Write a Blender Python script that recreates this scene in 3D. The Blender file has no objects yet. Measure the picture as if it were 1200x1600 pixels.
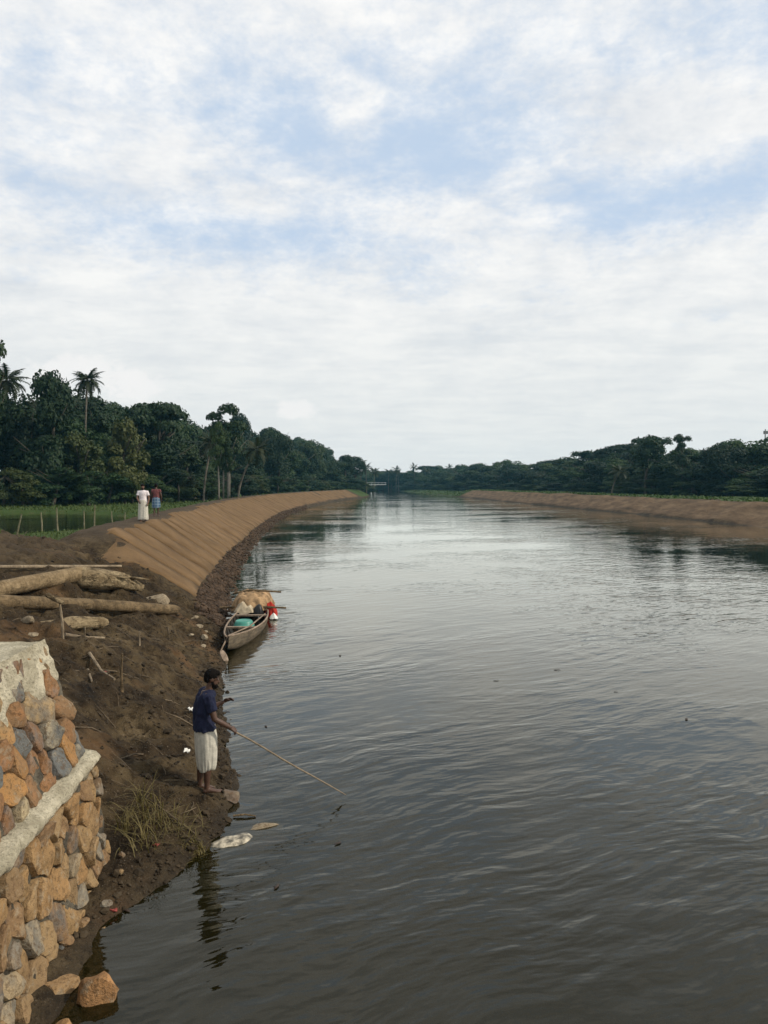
import bpy, bmesh, math, random
import numpy as np
from mathutils import Vector, Matrix, noise as mnoise

R = math.radians
SC = bpy.context.scene
COL = SC.collection

# ------------------------------------------------------------------ camera
cam_d = bpy.data.cameras.new('camera')
cam = bpy.data.objects.new('camera', cam_d)
COL.objects.link(cam)
cam.location = (0, 0, 4.3)
cam.rotation_euler = (R(90 - 2.05), 0, 0)
cam_d.sensor_fit = 'VERTICAL'
cam_d.sensor_height = 24
cam_d.lens = 24 * 1200 / 1600
cam_d.clip_start = 0.1
cam_d.clip_end = 8000
SC.camera = cam
SC.render.resolution_x, SC.render.resolution_y = 768, 1024

SC.view_settings.view_transform = 'Standard'
SC.view_settings.look = 'None'
SC.view_settings.exposure = 0.0
SC.view_settings.gamma = 1
SC.view_settings.use_curve_mapping = False

# ------------------------------------------------------------------ light
SUN_DIR = Vector((0.80, -0.12, 0.62)).normalized()      # towards the sun
sd = bpy.data.lights.new('sun', 'SUN')
sd.energy = 3.4
sd.angle = R(4)
sd.color = (1.0, 0.90, 0.76)
sun = bpy.data.objects.new('sun', sd)
COL.objects.link(sun)
sun.rotation_euler = SUN_DIR.to_track_quat('Z', 'Y').to_euler()

# ------------------------------------------------------------------ node helper
class NT:
    def __init__(s, tree):
        s.t = tree
        s.n = tree.nodes
        s.l = tree.links
    def put(s, sock, v):
        if isinstance(v, bpy.types.NodeSocket):
            s.l.new(v, sock)
        elif v is not None:
            if isinstance(v, (tuple, list)) and len(v) == 3 and sock.type == 'RGBA':
                v = (*v, 1)
            sock.default_value = v
    def math(s, op, a, b=None, c=None, clamp=False):
        n = s.n.new('ShaderNodeMath'); n.operation = op; n.use_clamp = clamp
        for i, v in enumerate((a, b, c)):
            if v is not None: s.put(n.inputs[i], v)
        return n.outputs[0]
    def vmath(s, op, a, b=None):
        n = s.n.new('ShaderNodeVectorMath'); n.operation = op
        s.put(n.inputs[0], a)
        if b is not None: s.put(n.inputs[1], b)
        return n.outputs['Value'] if op in ('DOT_PRODUCT', 'LENGTH', 'DISTANCE') else n.outputs[0]
    def mix(s, f, a, b, mode='MIX'):
        n = s.n.new('ShaderNodeMix'); n.data_type = 'RGBA'; n.blend_type = mode
        s.put(n.inputs[0], f); s.put(n.inputs[6], a); s.put(n.inputs[7], b)
        return n.outputs[2]
    def noise(s, vec, scale, detail=3, rough=0.5, dist=0.0, out=0):
        n = s.n.new('ShaderNodeTexNoise')
        s.put(n.inputs['Vector'], vec); n.inputs['Scale'].default_value = scale
        n.inputs['Detail'].default_value = detail; n.inputs['Roughness'].default_value = rough
        n.inputs['Distortion'].default_value = dist
        return n.outputs[out]
    def mapping(s, vec, loc=(0, 0, 0), rot=(0, 0, 0), scale=(1, 1, 1)):
        """turn, then stretch, then shift"""
        if any(rot):
            n = s.n.new('ShaderNodeMapping'); s.put(n.inputs[0], vec); n.inputs[2].default_value = rot
            vec = n.outputs[0]
        n = s.n.new('ShaderNodeMapping')
        s.put(n.inputs[0], vec); n.inputs[1].default_value = loc; n.inputs[3].default_value = scale
        return n.outputs[0]
    def ramp(s, f, stops, interp='LINEAR'):
        n = s.n.new('ShaderNodeValToRGB'); cr = n.color_ramp; cr.interpolation = interp
        while len(cr.elements) < len(stops): cr.elements.new(0.5)
        for e, (p, c) in zip(cr.elements, stops):
            e.position = p
            e.color = (c, c, c, 1) if isinstance(c, (int, float)) else (*c, 1)
        s.put(n.inputs[0], f)
        return n.outputs[0]
    def smooth(s, v, lo, hi, a=0.0, b=1.0):
        n = s.n.new('ShaderNodeMapRange'); n.interpolation_type = 'SMOOTHSTEP'
        s.put(n.inputs[0], v)
        for i, x in zip((1, 2, 3, 4), (lo, hi, a, b)): n.inputs[i].default_value = x
        return n.outputs[0]
    def bump(s, h, strength=0.5, dist=0.05, normal=None):
        n = s.n.new('ShaderNodeBump')
        s.put(n.inputs['Height'], h); n.inputs['Strength'].default_value = strength
        n.inputs['Distance'].default_value = dist
        if normal is not None: s.put(n.inputs['Normal'], normal)
        return n.outputs[0]
    def coord(s, which='Object'):
        n = s.n.new('ShaderNodeTexCoord'); return n.outputs[which]
    def pos(s):
        return s.n.new('ShaderNodeNewGeometry').outputs['Position']
    def rnd(s):
        return s.n.new('ShaderNodeObjectInfo').outputs['Random']
    def attr(s, name, out='Fac'):
        n = s.n.new('ShaderNodeAttribute'); n.attribute_name = name; return n.outputs[out]

def new_mat(name):
    m = bpy.data.materials.new(name); m.use_nodes = True
    m.node_tree.nodes.clear()
    return m, NT(m.node_tree)

def finish(nt, shader):
    o = nt.n.new('ShaderNodeOutputMaterial'); nt.l.new(shader, o.inputs[0])

def principled(nt, color, rough=0.8, normal=None, spec=0.3, **kw):
    n = nt.n.new('ShaderNodeBsdfPrincipled')
    nt.put(n.inputs['Base Color'], color); nt.put(n.inputs['Roughness'], rough)
    n.inputs['Specular IOR Level'].default_value = spec
    if normal is not None: nt.put(n.inputs['Normal'], normal)
    for k, v in kw.items(): nt.put(n.inputs[k.replace('_', ' ')], v)
    return n.outputs[0]

# ------------------------------------------------------------------ sky
def dirvec(px, py):
    """direction of a sky feature, measured in the photograph"""
    v = Vector(((px - 600) / 1200, 1.0, -(py - 800) / 1200))
    v.rotate(Matrix.Rotation(R(-2.05), 3, 'X'))
    return v.normalized()

w = bpy.data.worlds.new('World'); SC.world = w; w.use_nodes = True
w.node_tree.nodes.clear()
N = NT(w.node_tree)
sky = N.n.new('ShaderNodeTexSky'); sky.sky_type = 'NISHITA'; sky.sun_disc = False
sky.sun_elevation = math.asin(SUN_DIR.z)
sky.sun_rotation = math.atan2(SUN_DIR.x, SUN_DIR.y)
sky.altitude = 10; sky.air_density = 1.0; sky.dust_density = 1.2; sky.ozone_density = 1.4
gen = N.coord('Generated')
sep = N.n.new('ShaderNodeSeparateXYZ'); N.l.new(gen, sep.inputs[0])
dz = N.math('MAXIMUM', sep.outputs[2], 0.0)
den = N.math('ADD', dz, 0.10)
cx = N.math('DIVIDE', sep.outputs[0], den); cy = N.math('DIVIDE', sep.outputs[1], den)
cmb = N.n.new('ShaderNodeCombineXYZ'); N.l.new(cx, cmb.inputs[0]); N.l.new(cy, cmb.inputs[1])
cp = cmb.outputs[0]
warp = N.noise(cp, 1.3, 3, 0.5, out=1)
cpw = N.vmath('ADD', cp, N.vmath('MULTIPLY', N.vmath('SUBTRACT', warp, (0.5, 0.5, 0.5)), (0.30, 0.30, 0.0)))
big = N.noise(cpw, 1.15, 9, 0.62)
mid = N.noise(N.mapping(cpw, loc=(3.1, 7.7, 0), rot=(0, 0, R(18)), scale=(1.15, 1.0, 1)), 4.6, 6, 0.62)
fine = N.noise(N.mapping(cpw, loc=(1.3, 2.7, 0), rot=(0, 0, R(25)), scale=(1.0, 1.4, 1)), 15.0, 4, 0.6)
strk = N.noise(N.mapping(cp, loc=(9.1, 1.7, 0), rot=(0, 0, R(-14)), scale=(0.55, 2.6, 1)), 1.6, 7, 0.62, 0.6)
puff = N.noise(N.vmath('ADD', N.mapping(gen, loc=(2, 4, 1), scale=(1, 1, 1.5)), N.vmath('MULTIPLY', N.vmath('SUBTRACT', warp, (0.5, 0.5, 0.5)), (0.05, 0.05, 0.05))), 9.5, 10, 0.66)
puf2 = N.noise(N.mapping(gen, loc=(7, 1, 3), scale=(1, 1, 1.9)), 42, 6, 0.62)
d0 = N.math('MULTIPLY', big, 0.30)
d0 = N.math('MULTIPLY_ADD', puff, 0.50, d0)
d0 = N.math('MULTIPLY_ADD', puf2, 0.22, d0)
d0 = N.math('MULTIPLY_ADD', mid, 0.16, d0)
d0 = N.math('MULTIPLY_ADD', fine, 0.10, d0)
d0 = N.math('MULTIPLY_ADD', strk, 0.08, d0)
# openings in the deck, and thicker clouds, each at its own place in the sky
def spot(px, py, r, sx=1.0):
    d = dirvec(px, py)
    diff = N.vmath('SUBTRACT', gen, tuple(d))
    diff = N.vmath('MULTIPLY', diff, (1.0 / sx, 1.0 / sx, 1.0))
    return N.smooth(N.vmath('LENGTH', diff), r, 0.0)
gap = None
for px, py, r, sx, amt in ((1080, 300, .072, 3.0, .27), (300, 352, .070, 3.0, .22), (620, 200, .125, 2.0, .17), (470, 375, .060, 2.4, .15),
                           (520, 150, .10, 2.0, .09), (780, 260, .11, 2.2, .12), (300, 140, .12, 2.2, .12), (30, 130, .10, 1.6, .08),
                           (670, 390, .055, 2.2, .14), (1100, 490, .035, 3.4, .15), (640, 455, .05, 2.0, .11), (1000, 60, .11, 2.2, .14),
                           (60, 310, .10, 1.7, .12), (1160, 40, .10, 1.5, .09), (860, 215, .05, 2.0, .10),
                           (1020, 165, .12, 2.0, -.15), (550, 187, .050, 1.3, -.22), (240, 275, .08, 1.5, -.11),
                           (400, 320, .040, 2.0, -.13), (700, 350, .050, 2.2, -.11), (130, 60, .16, 2.0, -.05)):
    s_ = N.math('MULTIPLY', spot(px, py, r, sx), amt * .86)
    gap = s_ if gap is None else N.math('ADD', gap, s_)
d1 = N.math('SUBTRACT', d0, gap)
# towards the horizon the deck closes (a long slant path through it)
close = N.smooth(dz, 0.30, 0.14)
d1 = N.math('MULTIPLY_ADD', close, 0.15, d1)
cov = N.smooth(d1, 0.41, 0.73)
cov = N.math('MULTIPLY_ADD', cov, 0.86, 0.14)
lum = N.noise(N.mapping(cpw, loc=(5, 5, 0), scale=(1, 1.5, 1)), 2.3, 7, 0.62)
lum = N.math('MULTIPLY_ADD', N.math('SUBTRACT', puff, 0.5), 0.9, lum)
ccol = N.ramp(lum, [(0.24, (7.3, 7.65, 8.1)), (0.46, (8.6, 8.75, 8.9)), (0.68, (9.9, 9.85, 9.7))])
hz = N.smooth(dz, 0.36, 0.0)
ccol = N.mix(N.math('MULTIPLY', hz, 0.75), ccol, (7.6, 7.95, 7.9))
blue = N.mix(0.85, sky.outputs[0], (5.5, 7.0, 9.0))
csky = N.mix(cov, blue, ccol)
# small cumulus heads low above the left forest
lump = N.noise(N.mapping(gen, scale=(1, 1, 1.5)), 22, 6, 0.62)
for px, py, r, sx in ((205, 604, .050, 1.5), (165, 590, .050, 1.4), (95, 584, .050, 1.3), (462, 642, .026, 1.6)):
    m_ = N.math('MULTIPLY_ADD', N.math('SUBTRACT', lump, 0.5), 2.6, spot(px, py, r, sx))
    m_ = N.math('MULTIPLY', N.smooth(m_, 0.35, 0.85), N.smooth(spot(px, py, r * 1.2, sx), 0.0, 0.5))
    csky = N.mix(N.math('MULTIPLY', m_, 0.85), csky, (9.2, 9.15, 9.05))
bg = N.n.new('ShaderNodeBackground'); N.l.new(csky, bg.inputs[0]); bg.inputs[1].default_value = 0.1
wo = N.n.new('ShaderNodeOutputWorld'); N.l.new(bg.outputs[0], wo.inputs[0])

# ------------------------------------------------------------------ object helpers
def link(o, parent=None):
    COL.objects.link(o)
    if parent is not None: o.parent = parent
    return o

def tag(o, label=None, cat=None, group=None, kind=None):
    if label: o['label'] = label
    if cat: o['category'] = cat
    if group: o['group'] = group
    if kind: o['kind'] = kind
    return o

def empty(name, loc=(0, 0, 0), rz=0.0, label=None, cat=None, group=None):
    o = bpy.data.objects.new(name, None); o.empty_display_size = 0.2
    o.location = loc; o.rotation_euler = (0, 0, rz)
    COL.objects.link(o)
    return tag(o, label, cat, group)

def mesh_obj(name, verts, faces, mat, parent=None, smooth=True):
    me = bpy.data.meshes.new(name)
    me.from_pydata([tuple(v) for v in verts], [], faces)
    me.update()
    if smooth: me.shade_smooth()
    if mat is not None: me.materials.append(mat)
    return link(bpy.data.objects.new(name, me), parent)

def np_mesh(name, V, F, mat, smooth=False):
    """V (n,3), F (m,k) arrays"""
    me = bpy.data.meshes.new(name)
    V = np.asarray(V, np.float32); F = np.asarray(F, np.int32)
    me.vertices.add(len(V)); me.vertices.foreach_set('co', V.ravel())
    k = F.shape[1]
    me.loops.add(F.size); me.loops.foreach_set('vertex_index', F.ravel())
    me.polygons.add(len(F))
    me.polygons.foreach_set('loop_start', np.arange(0, F.size, k, dtype=np.int32))
    me.update(calc_edges=True)
    me.polygons.foreach_set('use_smooth', np.full(len(F), smooth, bool))
    if mat is not None: me.materials.append(mat)
    return me

class MB:
    def __init__(s): s.v = []; s.f = []
    def add(s, vs, fs):
        b = len(s.v); s.v += [Vector(v) for v in vs]; s.f += [tuple(i + b for i in f) for f in fs]
    def tube(s, pts, radii, n=8, cap=True, wob=0.0, seed=0, flat=1.0):
        pts = [Vector(p) for p in pts]; rings = []
        if not isinstance(radii, (list, tuple)): radii = [radii] * len(pts)
        ref = None; rg = random.Random(seed)
        for i, p in enumerate(pts):
            t = (pts[min(i + 1, len(pts) - 1)] - pts[max(i - 1, 0)]).normalized()
            if ref is None:
                ref = Vector((0, 0, 1)) if abs(t.z) < 0.9 else Vector((0, 1, 0))
            u = (ref - t * ref.dot(t)).normalized(); w_ = t.cross(u); ref = u
            ring = []
            for k in range(n):
                a = 2 * math.pi * k / n
                r = radii[i] * (1 + wob * (rg.random() - .5))
                ring.append(p + u * math.cos(a) * r * flat + w_ * math.sin(a) * r)
            rings.append(ring)
        vs = [v for r in rings for v in r]; fs = []
        for i in range(len(rings) - 1):
            for k in range(n):
                k2 = (k + 1) % n
                fs.append((i * n + k, i * n + k2, (i + 1) * n + k2, (i + 1) * n + k))
        if cap:
            fs.append(tuple(range(n - 1, -1, -1))); m = (len(rings) - 1) * n
            fs.append(tuple(range(m, m + n)))
        s.add(vs, fs); return s
    def loft(s, rings, cap=True):
        n = len(rings[0]); vs = [v for r in rings for v in r]; fs = []
        for i in range(len(rings) - 1):
            for k in range(n):
                k2 = (k + 1) % n
                fs.append((i * n + k, i * n + k2, (i + 1) * n + k2, (i + 1) * n + k))
        if cap:
            fs.append(tuple(range(n - 1, -1, -1))); m = (len(rings) - 1) * n
            fs.append(tuple(range(m, m + n)))
        s.add(vs, fs); return s
    def ell(s, c, r, nu=14, nv=10, rot=None):
        c = Vector(c); vs = []; fs = []
        for j in range(1, nv):
            th = math.pi * j / nv
            for i in range(nu):
                ph = 2 * math.pi * i / nu
                v = Vector((r[0] * math.sin(th) * math.cos(ph), r[1] * math.sin(th) * math.sin(ph), r[2] * math.cos(th)))
                if rot is not None: v = rot @ v
                vs.append(c + v)
        top = len(vs); v = Vector((0, 0, r[2])); vs.append(c + (rot @ v if rot is not None else v))
        bot = len(vs); v = Vector((0, 0, -r[2])); vs.append(c + (rot @ v if rot is not None else v))
        for j in range(nv - 2):
            for i in range(nu):
                i2 = (i + 1) % nu
                fs.append((j * nu + i, (j + 1) * nu + i, (j + 1) * nu + i2, j * nu + i2))
        for i in range(nu):
            i2 = (i + 1) % nu
            fs.append((top, i, i2)); m = (nv - 2) * nu
            fs.append((bot, m + i2, m + i))
        s.add(vs, fs); return s
    def box(s, c, h, rot=None):
        c = Vector(c); vs = []
        for x in (-1, 1):
            for y in (-1, 1):
                for z in (-1, 1):
                    v = Vector((x * h[0], y * h[1], z * h[2]))
                    vs.append(c + (rot @ v if rot is not None else v))
        s.add(vs, [(0, 1, 3, 2), (4, 6, 7, 5), (0, 4, 5, 1), (2, 3, 7, 6), (0, 2, 6, 4), (1, 5, 7, 3)]); return s
    def build(s, name, mat, parent=None, smooth=True):
        return mesh_obj(name, s.v, s.f, mat, parent, smooth)

def vnoise(x, y, seed=0):
    """smooth value noise on arrays, 0..1"""
    x = np.asarray(x, np.float64); y = np.asarray(y, np.float64)
    xi = np.floor(x).astype(np.int64); yi = np.floor(y).astype(np.int64)
    xf = x - xi; yf = y - yi
    def h(a, b):
        n = (a * 374761393 + b * 668265263 + seed * 974634777) & 0xFFFFFFFF
        n = ((n ^ (n >> 13)) * 1274126177) & 0xFFFFFFFF
        return ((n ^ (n >> 16)) & 0xFFFF) / 65535.0
    u = xf * xf * (3 - 2 * xf); v = yf * yf * (3 - 2 * yf)
    return (h(xi, yi) * (1 - u) + h(xi + 1, yi) * u) * (1 - v) + (h(xi, yi + 1) * (1 - u) + h(xi + 1, yi + 1) * u) * v

def fbm(x, y, sc, oct_=4, seed=0, gain=0.5):
    t = 0; a = 1; n = 0
    for i in range(oct_):
        t = t + a * vnoise(np.asarray(x) * sc, np.asarray(y) * sc, seed + i * 17); n += a
        a *= gain; sc *= 2.03
    return t / n - 0.5

def sst(x, a, b):
    t = np.clip((np.asarray(x, float) - a) / (b - a), 0, 1); return t * t * (3 - 2 * t)

# ------------------------------------------------------------------ terrain
LY = [-40, 0, 6, 7.2, 8.2, 8.9, 9.9, 11, 12, 14, 17.8, 21.5, 26, 29, 46, 64, 90, 112, 150, 190, 230, 245, 287, 330, 400, 450, 520]
LX = [-2.6, -2.7, -2.70, -2.69, -2.5, -1.98, -1.98, -2.1, -2.45, -2.96, -3.78, -4.44, -5.4, -6.0, -8.4, -10.4, -12.7, -13.9, -14.2, -12.6, -8.8, -7.2, -5.2, -7, -12, -14, -16]
RY = [-40, 75, 89, 110, 136, 184, 230, 258, 271, 320, 368, 400, 450, 520]
RX = [38.5, 37.4, 37.2, 36.4, 34, 30.7, 28, 26.5, 25.5, 23, 19, 16, 12, 8]
def _soft(Yt, Xt):
    ys = np.concatenate([np.arange(-40, 40, .4), np.arange(40, 520, 2.0)])
    xs = np.interp(ys, Yt, Xt)
    for _ in range(2):
        xs[1:-1] = (xs[:-2] + 2 * xs[1:-1] + xs[2:]) / 4
    return ys, xs
_ly, _lx = _soft(LY, LX); _ry, _rx = _soft(RY, RX)
def SL(Y): return np.interp(Y, _ly, _lx)
def SR(Y): return np.interp(Y, _ry, _rx)
def TOE(Y): return np.interp(Y, [28, 60], [.80, .32])
def MATW(Y): return np.interp(Y, [0, 24, 40, 80, 120, 250], [3.2, 3.2, 3.4, 4.4, 4.6, 4.6])

def in_pond(X, Y):
    e = ((X + 27.5) / 11.2) ** 2 + ((Y - 57 - (X + 27) * -0.75) / 15.5) ** 2
    return sst(e + 0.35 * fbm(X, Y, .18, 3, 5), 1.12, 0.86)

def H(X, Y):
    X = np.asarray(X, float); Y = np.asarray(Y, float)
    sl = SL(Y)
    d = sl - X + (0.34 * fbm(X, Y, 1.1, 3, 3) + .16 * fbm(X, Y, 4.5, 3, 9)) * sst(-Y, -30, -20) + .5 * fbm(X, Y, .35, 4, 13) * sst(Y, 24, 40)
    # near mud bank
    zn = np.interp(d, [-6, -2, -.6, 0, .18, .5, 1, 2, 3, 4.3, 6, 8, 11, 13.5, 17],
                   [-2.2, -1.1, -.32, 0, .16, .34, .62, 1.15, 1.55, 1.92, 2.36, 2.6, 2.62, 2.2, 1.75])
    # low shelf right in front of the wall and where the fisherman stands
    shelf = sst(Y, 11.6, 9.6)
    zs = np.interp(d, [-6, -2, -.6, 0, .12, .4, .8, 1.3, 2.0, 4], [-2.2, -1.1, -.3, 0, .10, .19, .26, .45, .95, 1.9])
    zn = zn * (1 - shelf) + zs * shelf
    amp = sst(d, -.1, .9)
    lump = .55 * fbm(X, Y, .62, 2, 11) + .55 * np.abs(fbm(X, Y, 1.35, 3, 21)) - .06 + .32 * fbm(X, Y, 3.0, 4, 31, .66) + .16 * np.abs(fbm(X * 1.0 + Y * .6, (Y - X * .5) * .45, 5.5, 2, 37))
    zn = zn + amp * lump * (0.35 + 0.65 * sst(Y, 8.6, 10.5)) + sst(d, -.5, .2) * .05 * fbm(X, Y, 7, 2, 41)
    # dressed bank
    mw = MATW(Y); toe = TOE(Y); top = toe + mw
    k = np.where(d < top, 0, d - top)
    zr = np.where(d < 0, np.maximum(-2.2, d * .5),
         np.where(d < toe, d / toe * .38,
         np.where(d < top, 
         .38 + (d - toe) / mw * 2.24, 0)))
    back = np.interp(k, [0, .3, 1.3, 2.7, 5, 9], [2.62, 2.66, 2.62, 1.95, 1.80, 1.75])
    zr = np.where(d >= top, back, zr)
    zr = zr + sst(d, -.2, .3) * .10 * fbm(X, Y, 1.4, 3, 51) * np.where((d > toe) & (d < top), .35, 1)
    b = sst(Y + 0.45 * (X + 6.1), 23.2, 26.0)
    z = zn * (1 - b) + zr * b
    pd = in_pond(X, Y)
    fieldmask = sst(d, top + 3.0, top + 5.0)
    z = z * (1 - pd * fieldmask) + 1.15 * pd * fieldmask
    # right bank
    e = X - SR(Y) + 1.1 * fbm(X, Y, .22, 4, 15)
    zq = np.interp(e, [-8, -3, 0, .7, 4.6, 5, 8, 11, 16], [-2.2, -1.3, 0, .35, 2.25, 2.3, 2.3, 2.2, 2.2])
    zq = np.where(zq > 0, zq * (1 - .45 * sst(Y, 268, 300)), zq)
    zq = zq + sst(e, -.3, .6) * (.50 * fbm(X, Y, .16, 3, 61) + .30 * fbm(X, Y, .6, 3, 71) + .12 * fbm(X, Y, 2, 2, 73))
    mid = (sl + SR(Y)) / 2
    z = np.where(X > mid, zq, z)
    # beyond the bend the land closes
    far = sst(Y, 500, 540)
    z = z * (1 - far) + 2.0 * far
    return z
def h1(x, y): return float(H(np.array([x]), np.array([y]))[0])

def ground_mesh():
    ys = [-40, -20, -8, -2, 2, 4]
    y = 4.6
    while y < 27.5: ys.append(y); y += 0.085
    st = .12
    while y < 560: ys.append(y); y += st; st = min(st * 1.035, 6)
    ys += [620, 800, 1200, 2000, 3500]
    ys = np.array(ys)
    dl = list(np.concatenate([np.arange(-.7, 9.2, .085), np.arange(9.2, 18, .3), np.arange(18, 60, 1.5), [70, 90, 120, 170, 260, 420, 800, 1600, 3000]]))
    left = [-v for v in dl[::-1]]                               # offsets from left shore, negative = inland
    er = list(np.concatenate([[-3, -1.5, -.6, 0, .35, .7, 1.4, 2.1, 2.8, 3.5, 4.2, 4.6, 5, 6, 7, 8, 9.5, 11, 13, 16, 20, 26, 34, 45, 60, 80, 110, 160, 260, 420, 800, 1600, 3000]]))
    rivn = 14
    rows = []
    for yv in ys:
        a = float(SL(yv)); b = float(SR(yv))
        la = [a + o for o in left]; rb = [b + o for o in er]
        x0, x1 = la[-1], rb[0]
        if x1 < x0 + .5:
            x1 = x0 + .5; rb = [max(v, x1 + i * .01) for i, v in enumerate(rb)]
        mid = [x0 + (x1 - x0) * (i + 1) / (rivn + 1) for i in range(rivn)]
        rows.append(la + mid + rb)
    Xg = np.array(rows); Yg = np.repeat(ys[:, None], Xg.shape[1], 1)
    Z = H(Xg, Yg)
    V = np.stack([Xg, Yg, Z], -1).reshape(-1, 3)
    ny, nx = Xg.shape
    idx = np.arange(ny * nx).reshape(ny, nx)
    F = np.stack([idx[:-1, :-1], idx[:-1, 1:], idx[1:, 1:], idx[1:, :-1]], -1).reshape(-1, 4)
    X, Y = V[:, 0], V[:, 1]
    d = SL(Y) - X; e = X - SR(Y); top = TOE(Y) + MATW(Y)
    nz = fbm(X, Y, .35, 4, 81)
    gl = sst(d + nz * 2.2, top + 2.2, top + 3.6) * sst(Y, 26, 31)               # left grass
    gl = np.maximum(gl, sst(d + nz * 3, 12.5, 14.5))
    gl *= 1 - in_pond(X, Y) * .95
    gr = sst(e + nz * 3, 6.0, 8.5)
    gv = np.where(e > -15, gr, gl)
    gv = np.maximum(gv, sst(Y + nz * 10, 246, 256) * (((d > .3) | (e > .3))))     # green banks past the matting
    gv = np.where((e > -2) & (Y < 268), gr, gv)
    sand = sst(e, .2, .9) * sst(-e, -5.6, -4.6) * sst(-Y, -276, -262)             # bare brown bank on the right
    return V, F, gv, sand

# ------------------------------------------------------------------ materials of the setting
def ground_material():
    m, n = new_mat('earth_and_grass')
    p = n.pos()
    a = n.noise(p, 1.1, 5, 0.6); b = n.noise(p, 7.0, 5, 0.65); c = n.noise(p, 38.0, 3, 0.6)
    mud = n.ramp(a, [(.28, (.012, .009, .006)), (.44, (.036, .025, .014)), (.58, (.068, .049, .026)), (.74, (.125, .092, .052))])
    mud = n.mix(n.smooth(b, .46, .66), mud, n.mix(1, mud, (.42, .40, .38), 'MULTIPLY'))
    mud = n.mix(n.math('MULTIPLY', n.smooth(c, .62, .72), .5), mud, (.22, .18, .135))
    ochre = n.smooth(n.noise(n.mapping(p, loc=(4, 2, 1)), .55, 4, .6), .56, .70)
    mud = n.mix(n.math('MULTIPLY', ochre, .6), mud, (.125, .072, .034))
    # dried earth on the flat top, wet earth along the water
    sp = n.n.new('ShaderNodeSeparateXYZ'); n.l.new(p, sp.inputs[0])
    dry = n.math('MULTIPLY', n.smooth(sp.outputs[2], 1.9, 2.65), .55)
    mud = n.mix(dry, mud, n.mix(b, (.045, .034, .023), (.11, .083, .056)))
    wet = n.smooth(sp.outputs[2], .22, .02)
    mud = n.mix(n.math('MULTIPLY', wet, .55), mud, (.022, .018, .013))
    sand = n.ramp(n.noise(n.mapping(p, scale=(1, .35, 1.6)), .8, 6, .68), [(.3, (.060, .042, .026)), (.46, (.115, .077, .046)), (.60, (.165, .112, .066)), (.75, (.21, .155, .10))])
    mud = n.mix(n.attr('sand'), mud, sand)
    gcol = n.mix(n.noise(p, .7, 5, .65), (.018, .038, .009), (.050, .082, .018))
    gcol = n.mix(n.math('MULTIPLY', n.smooth(b, .55, .72), .35), gcol, (.13, .12, .05))
    g = n.attr('grass')
    gm = n.smooth(n.math('ADD', g, n.math('MULTIPLY', n.math('SUBTRACT', b, .5), .7)), .35, .65)
    gcol = n.mix(n.math('MULTIPLY', n.smooth(a, .5, .68), .5), gcol, (.07, .062, .028))
    col = n.mix(gm, mud, gcol)
    hgt = n.math('MULTIPLY_ADD', c, .30, b)
    hgt = n.math('ADD', hgt, n.noise(n.mapping(p, rot=(0, 0, R(35)), scale=(1, .4, 1)), 3.2, 5, .68))
    nor = n.bump(hgt, 1.0, .085)
    rough = n.math('SUBTRACT', .95, n.math('MULTIPLY', wet, .12))
    finish(n, principled(n, col, rough, nor, .12)); return m

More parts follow.
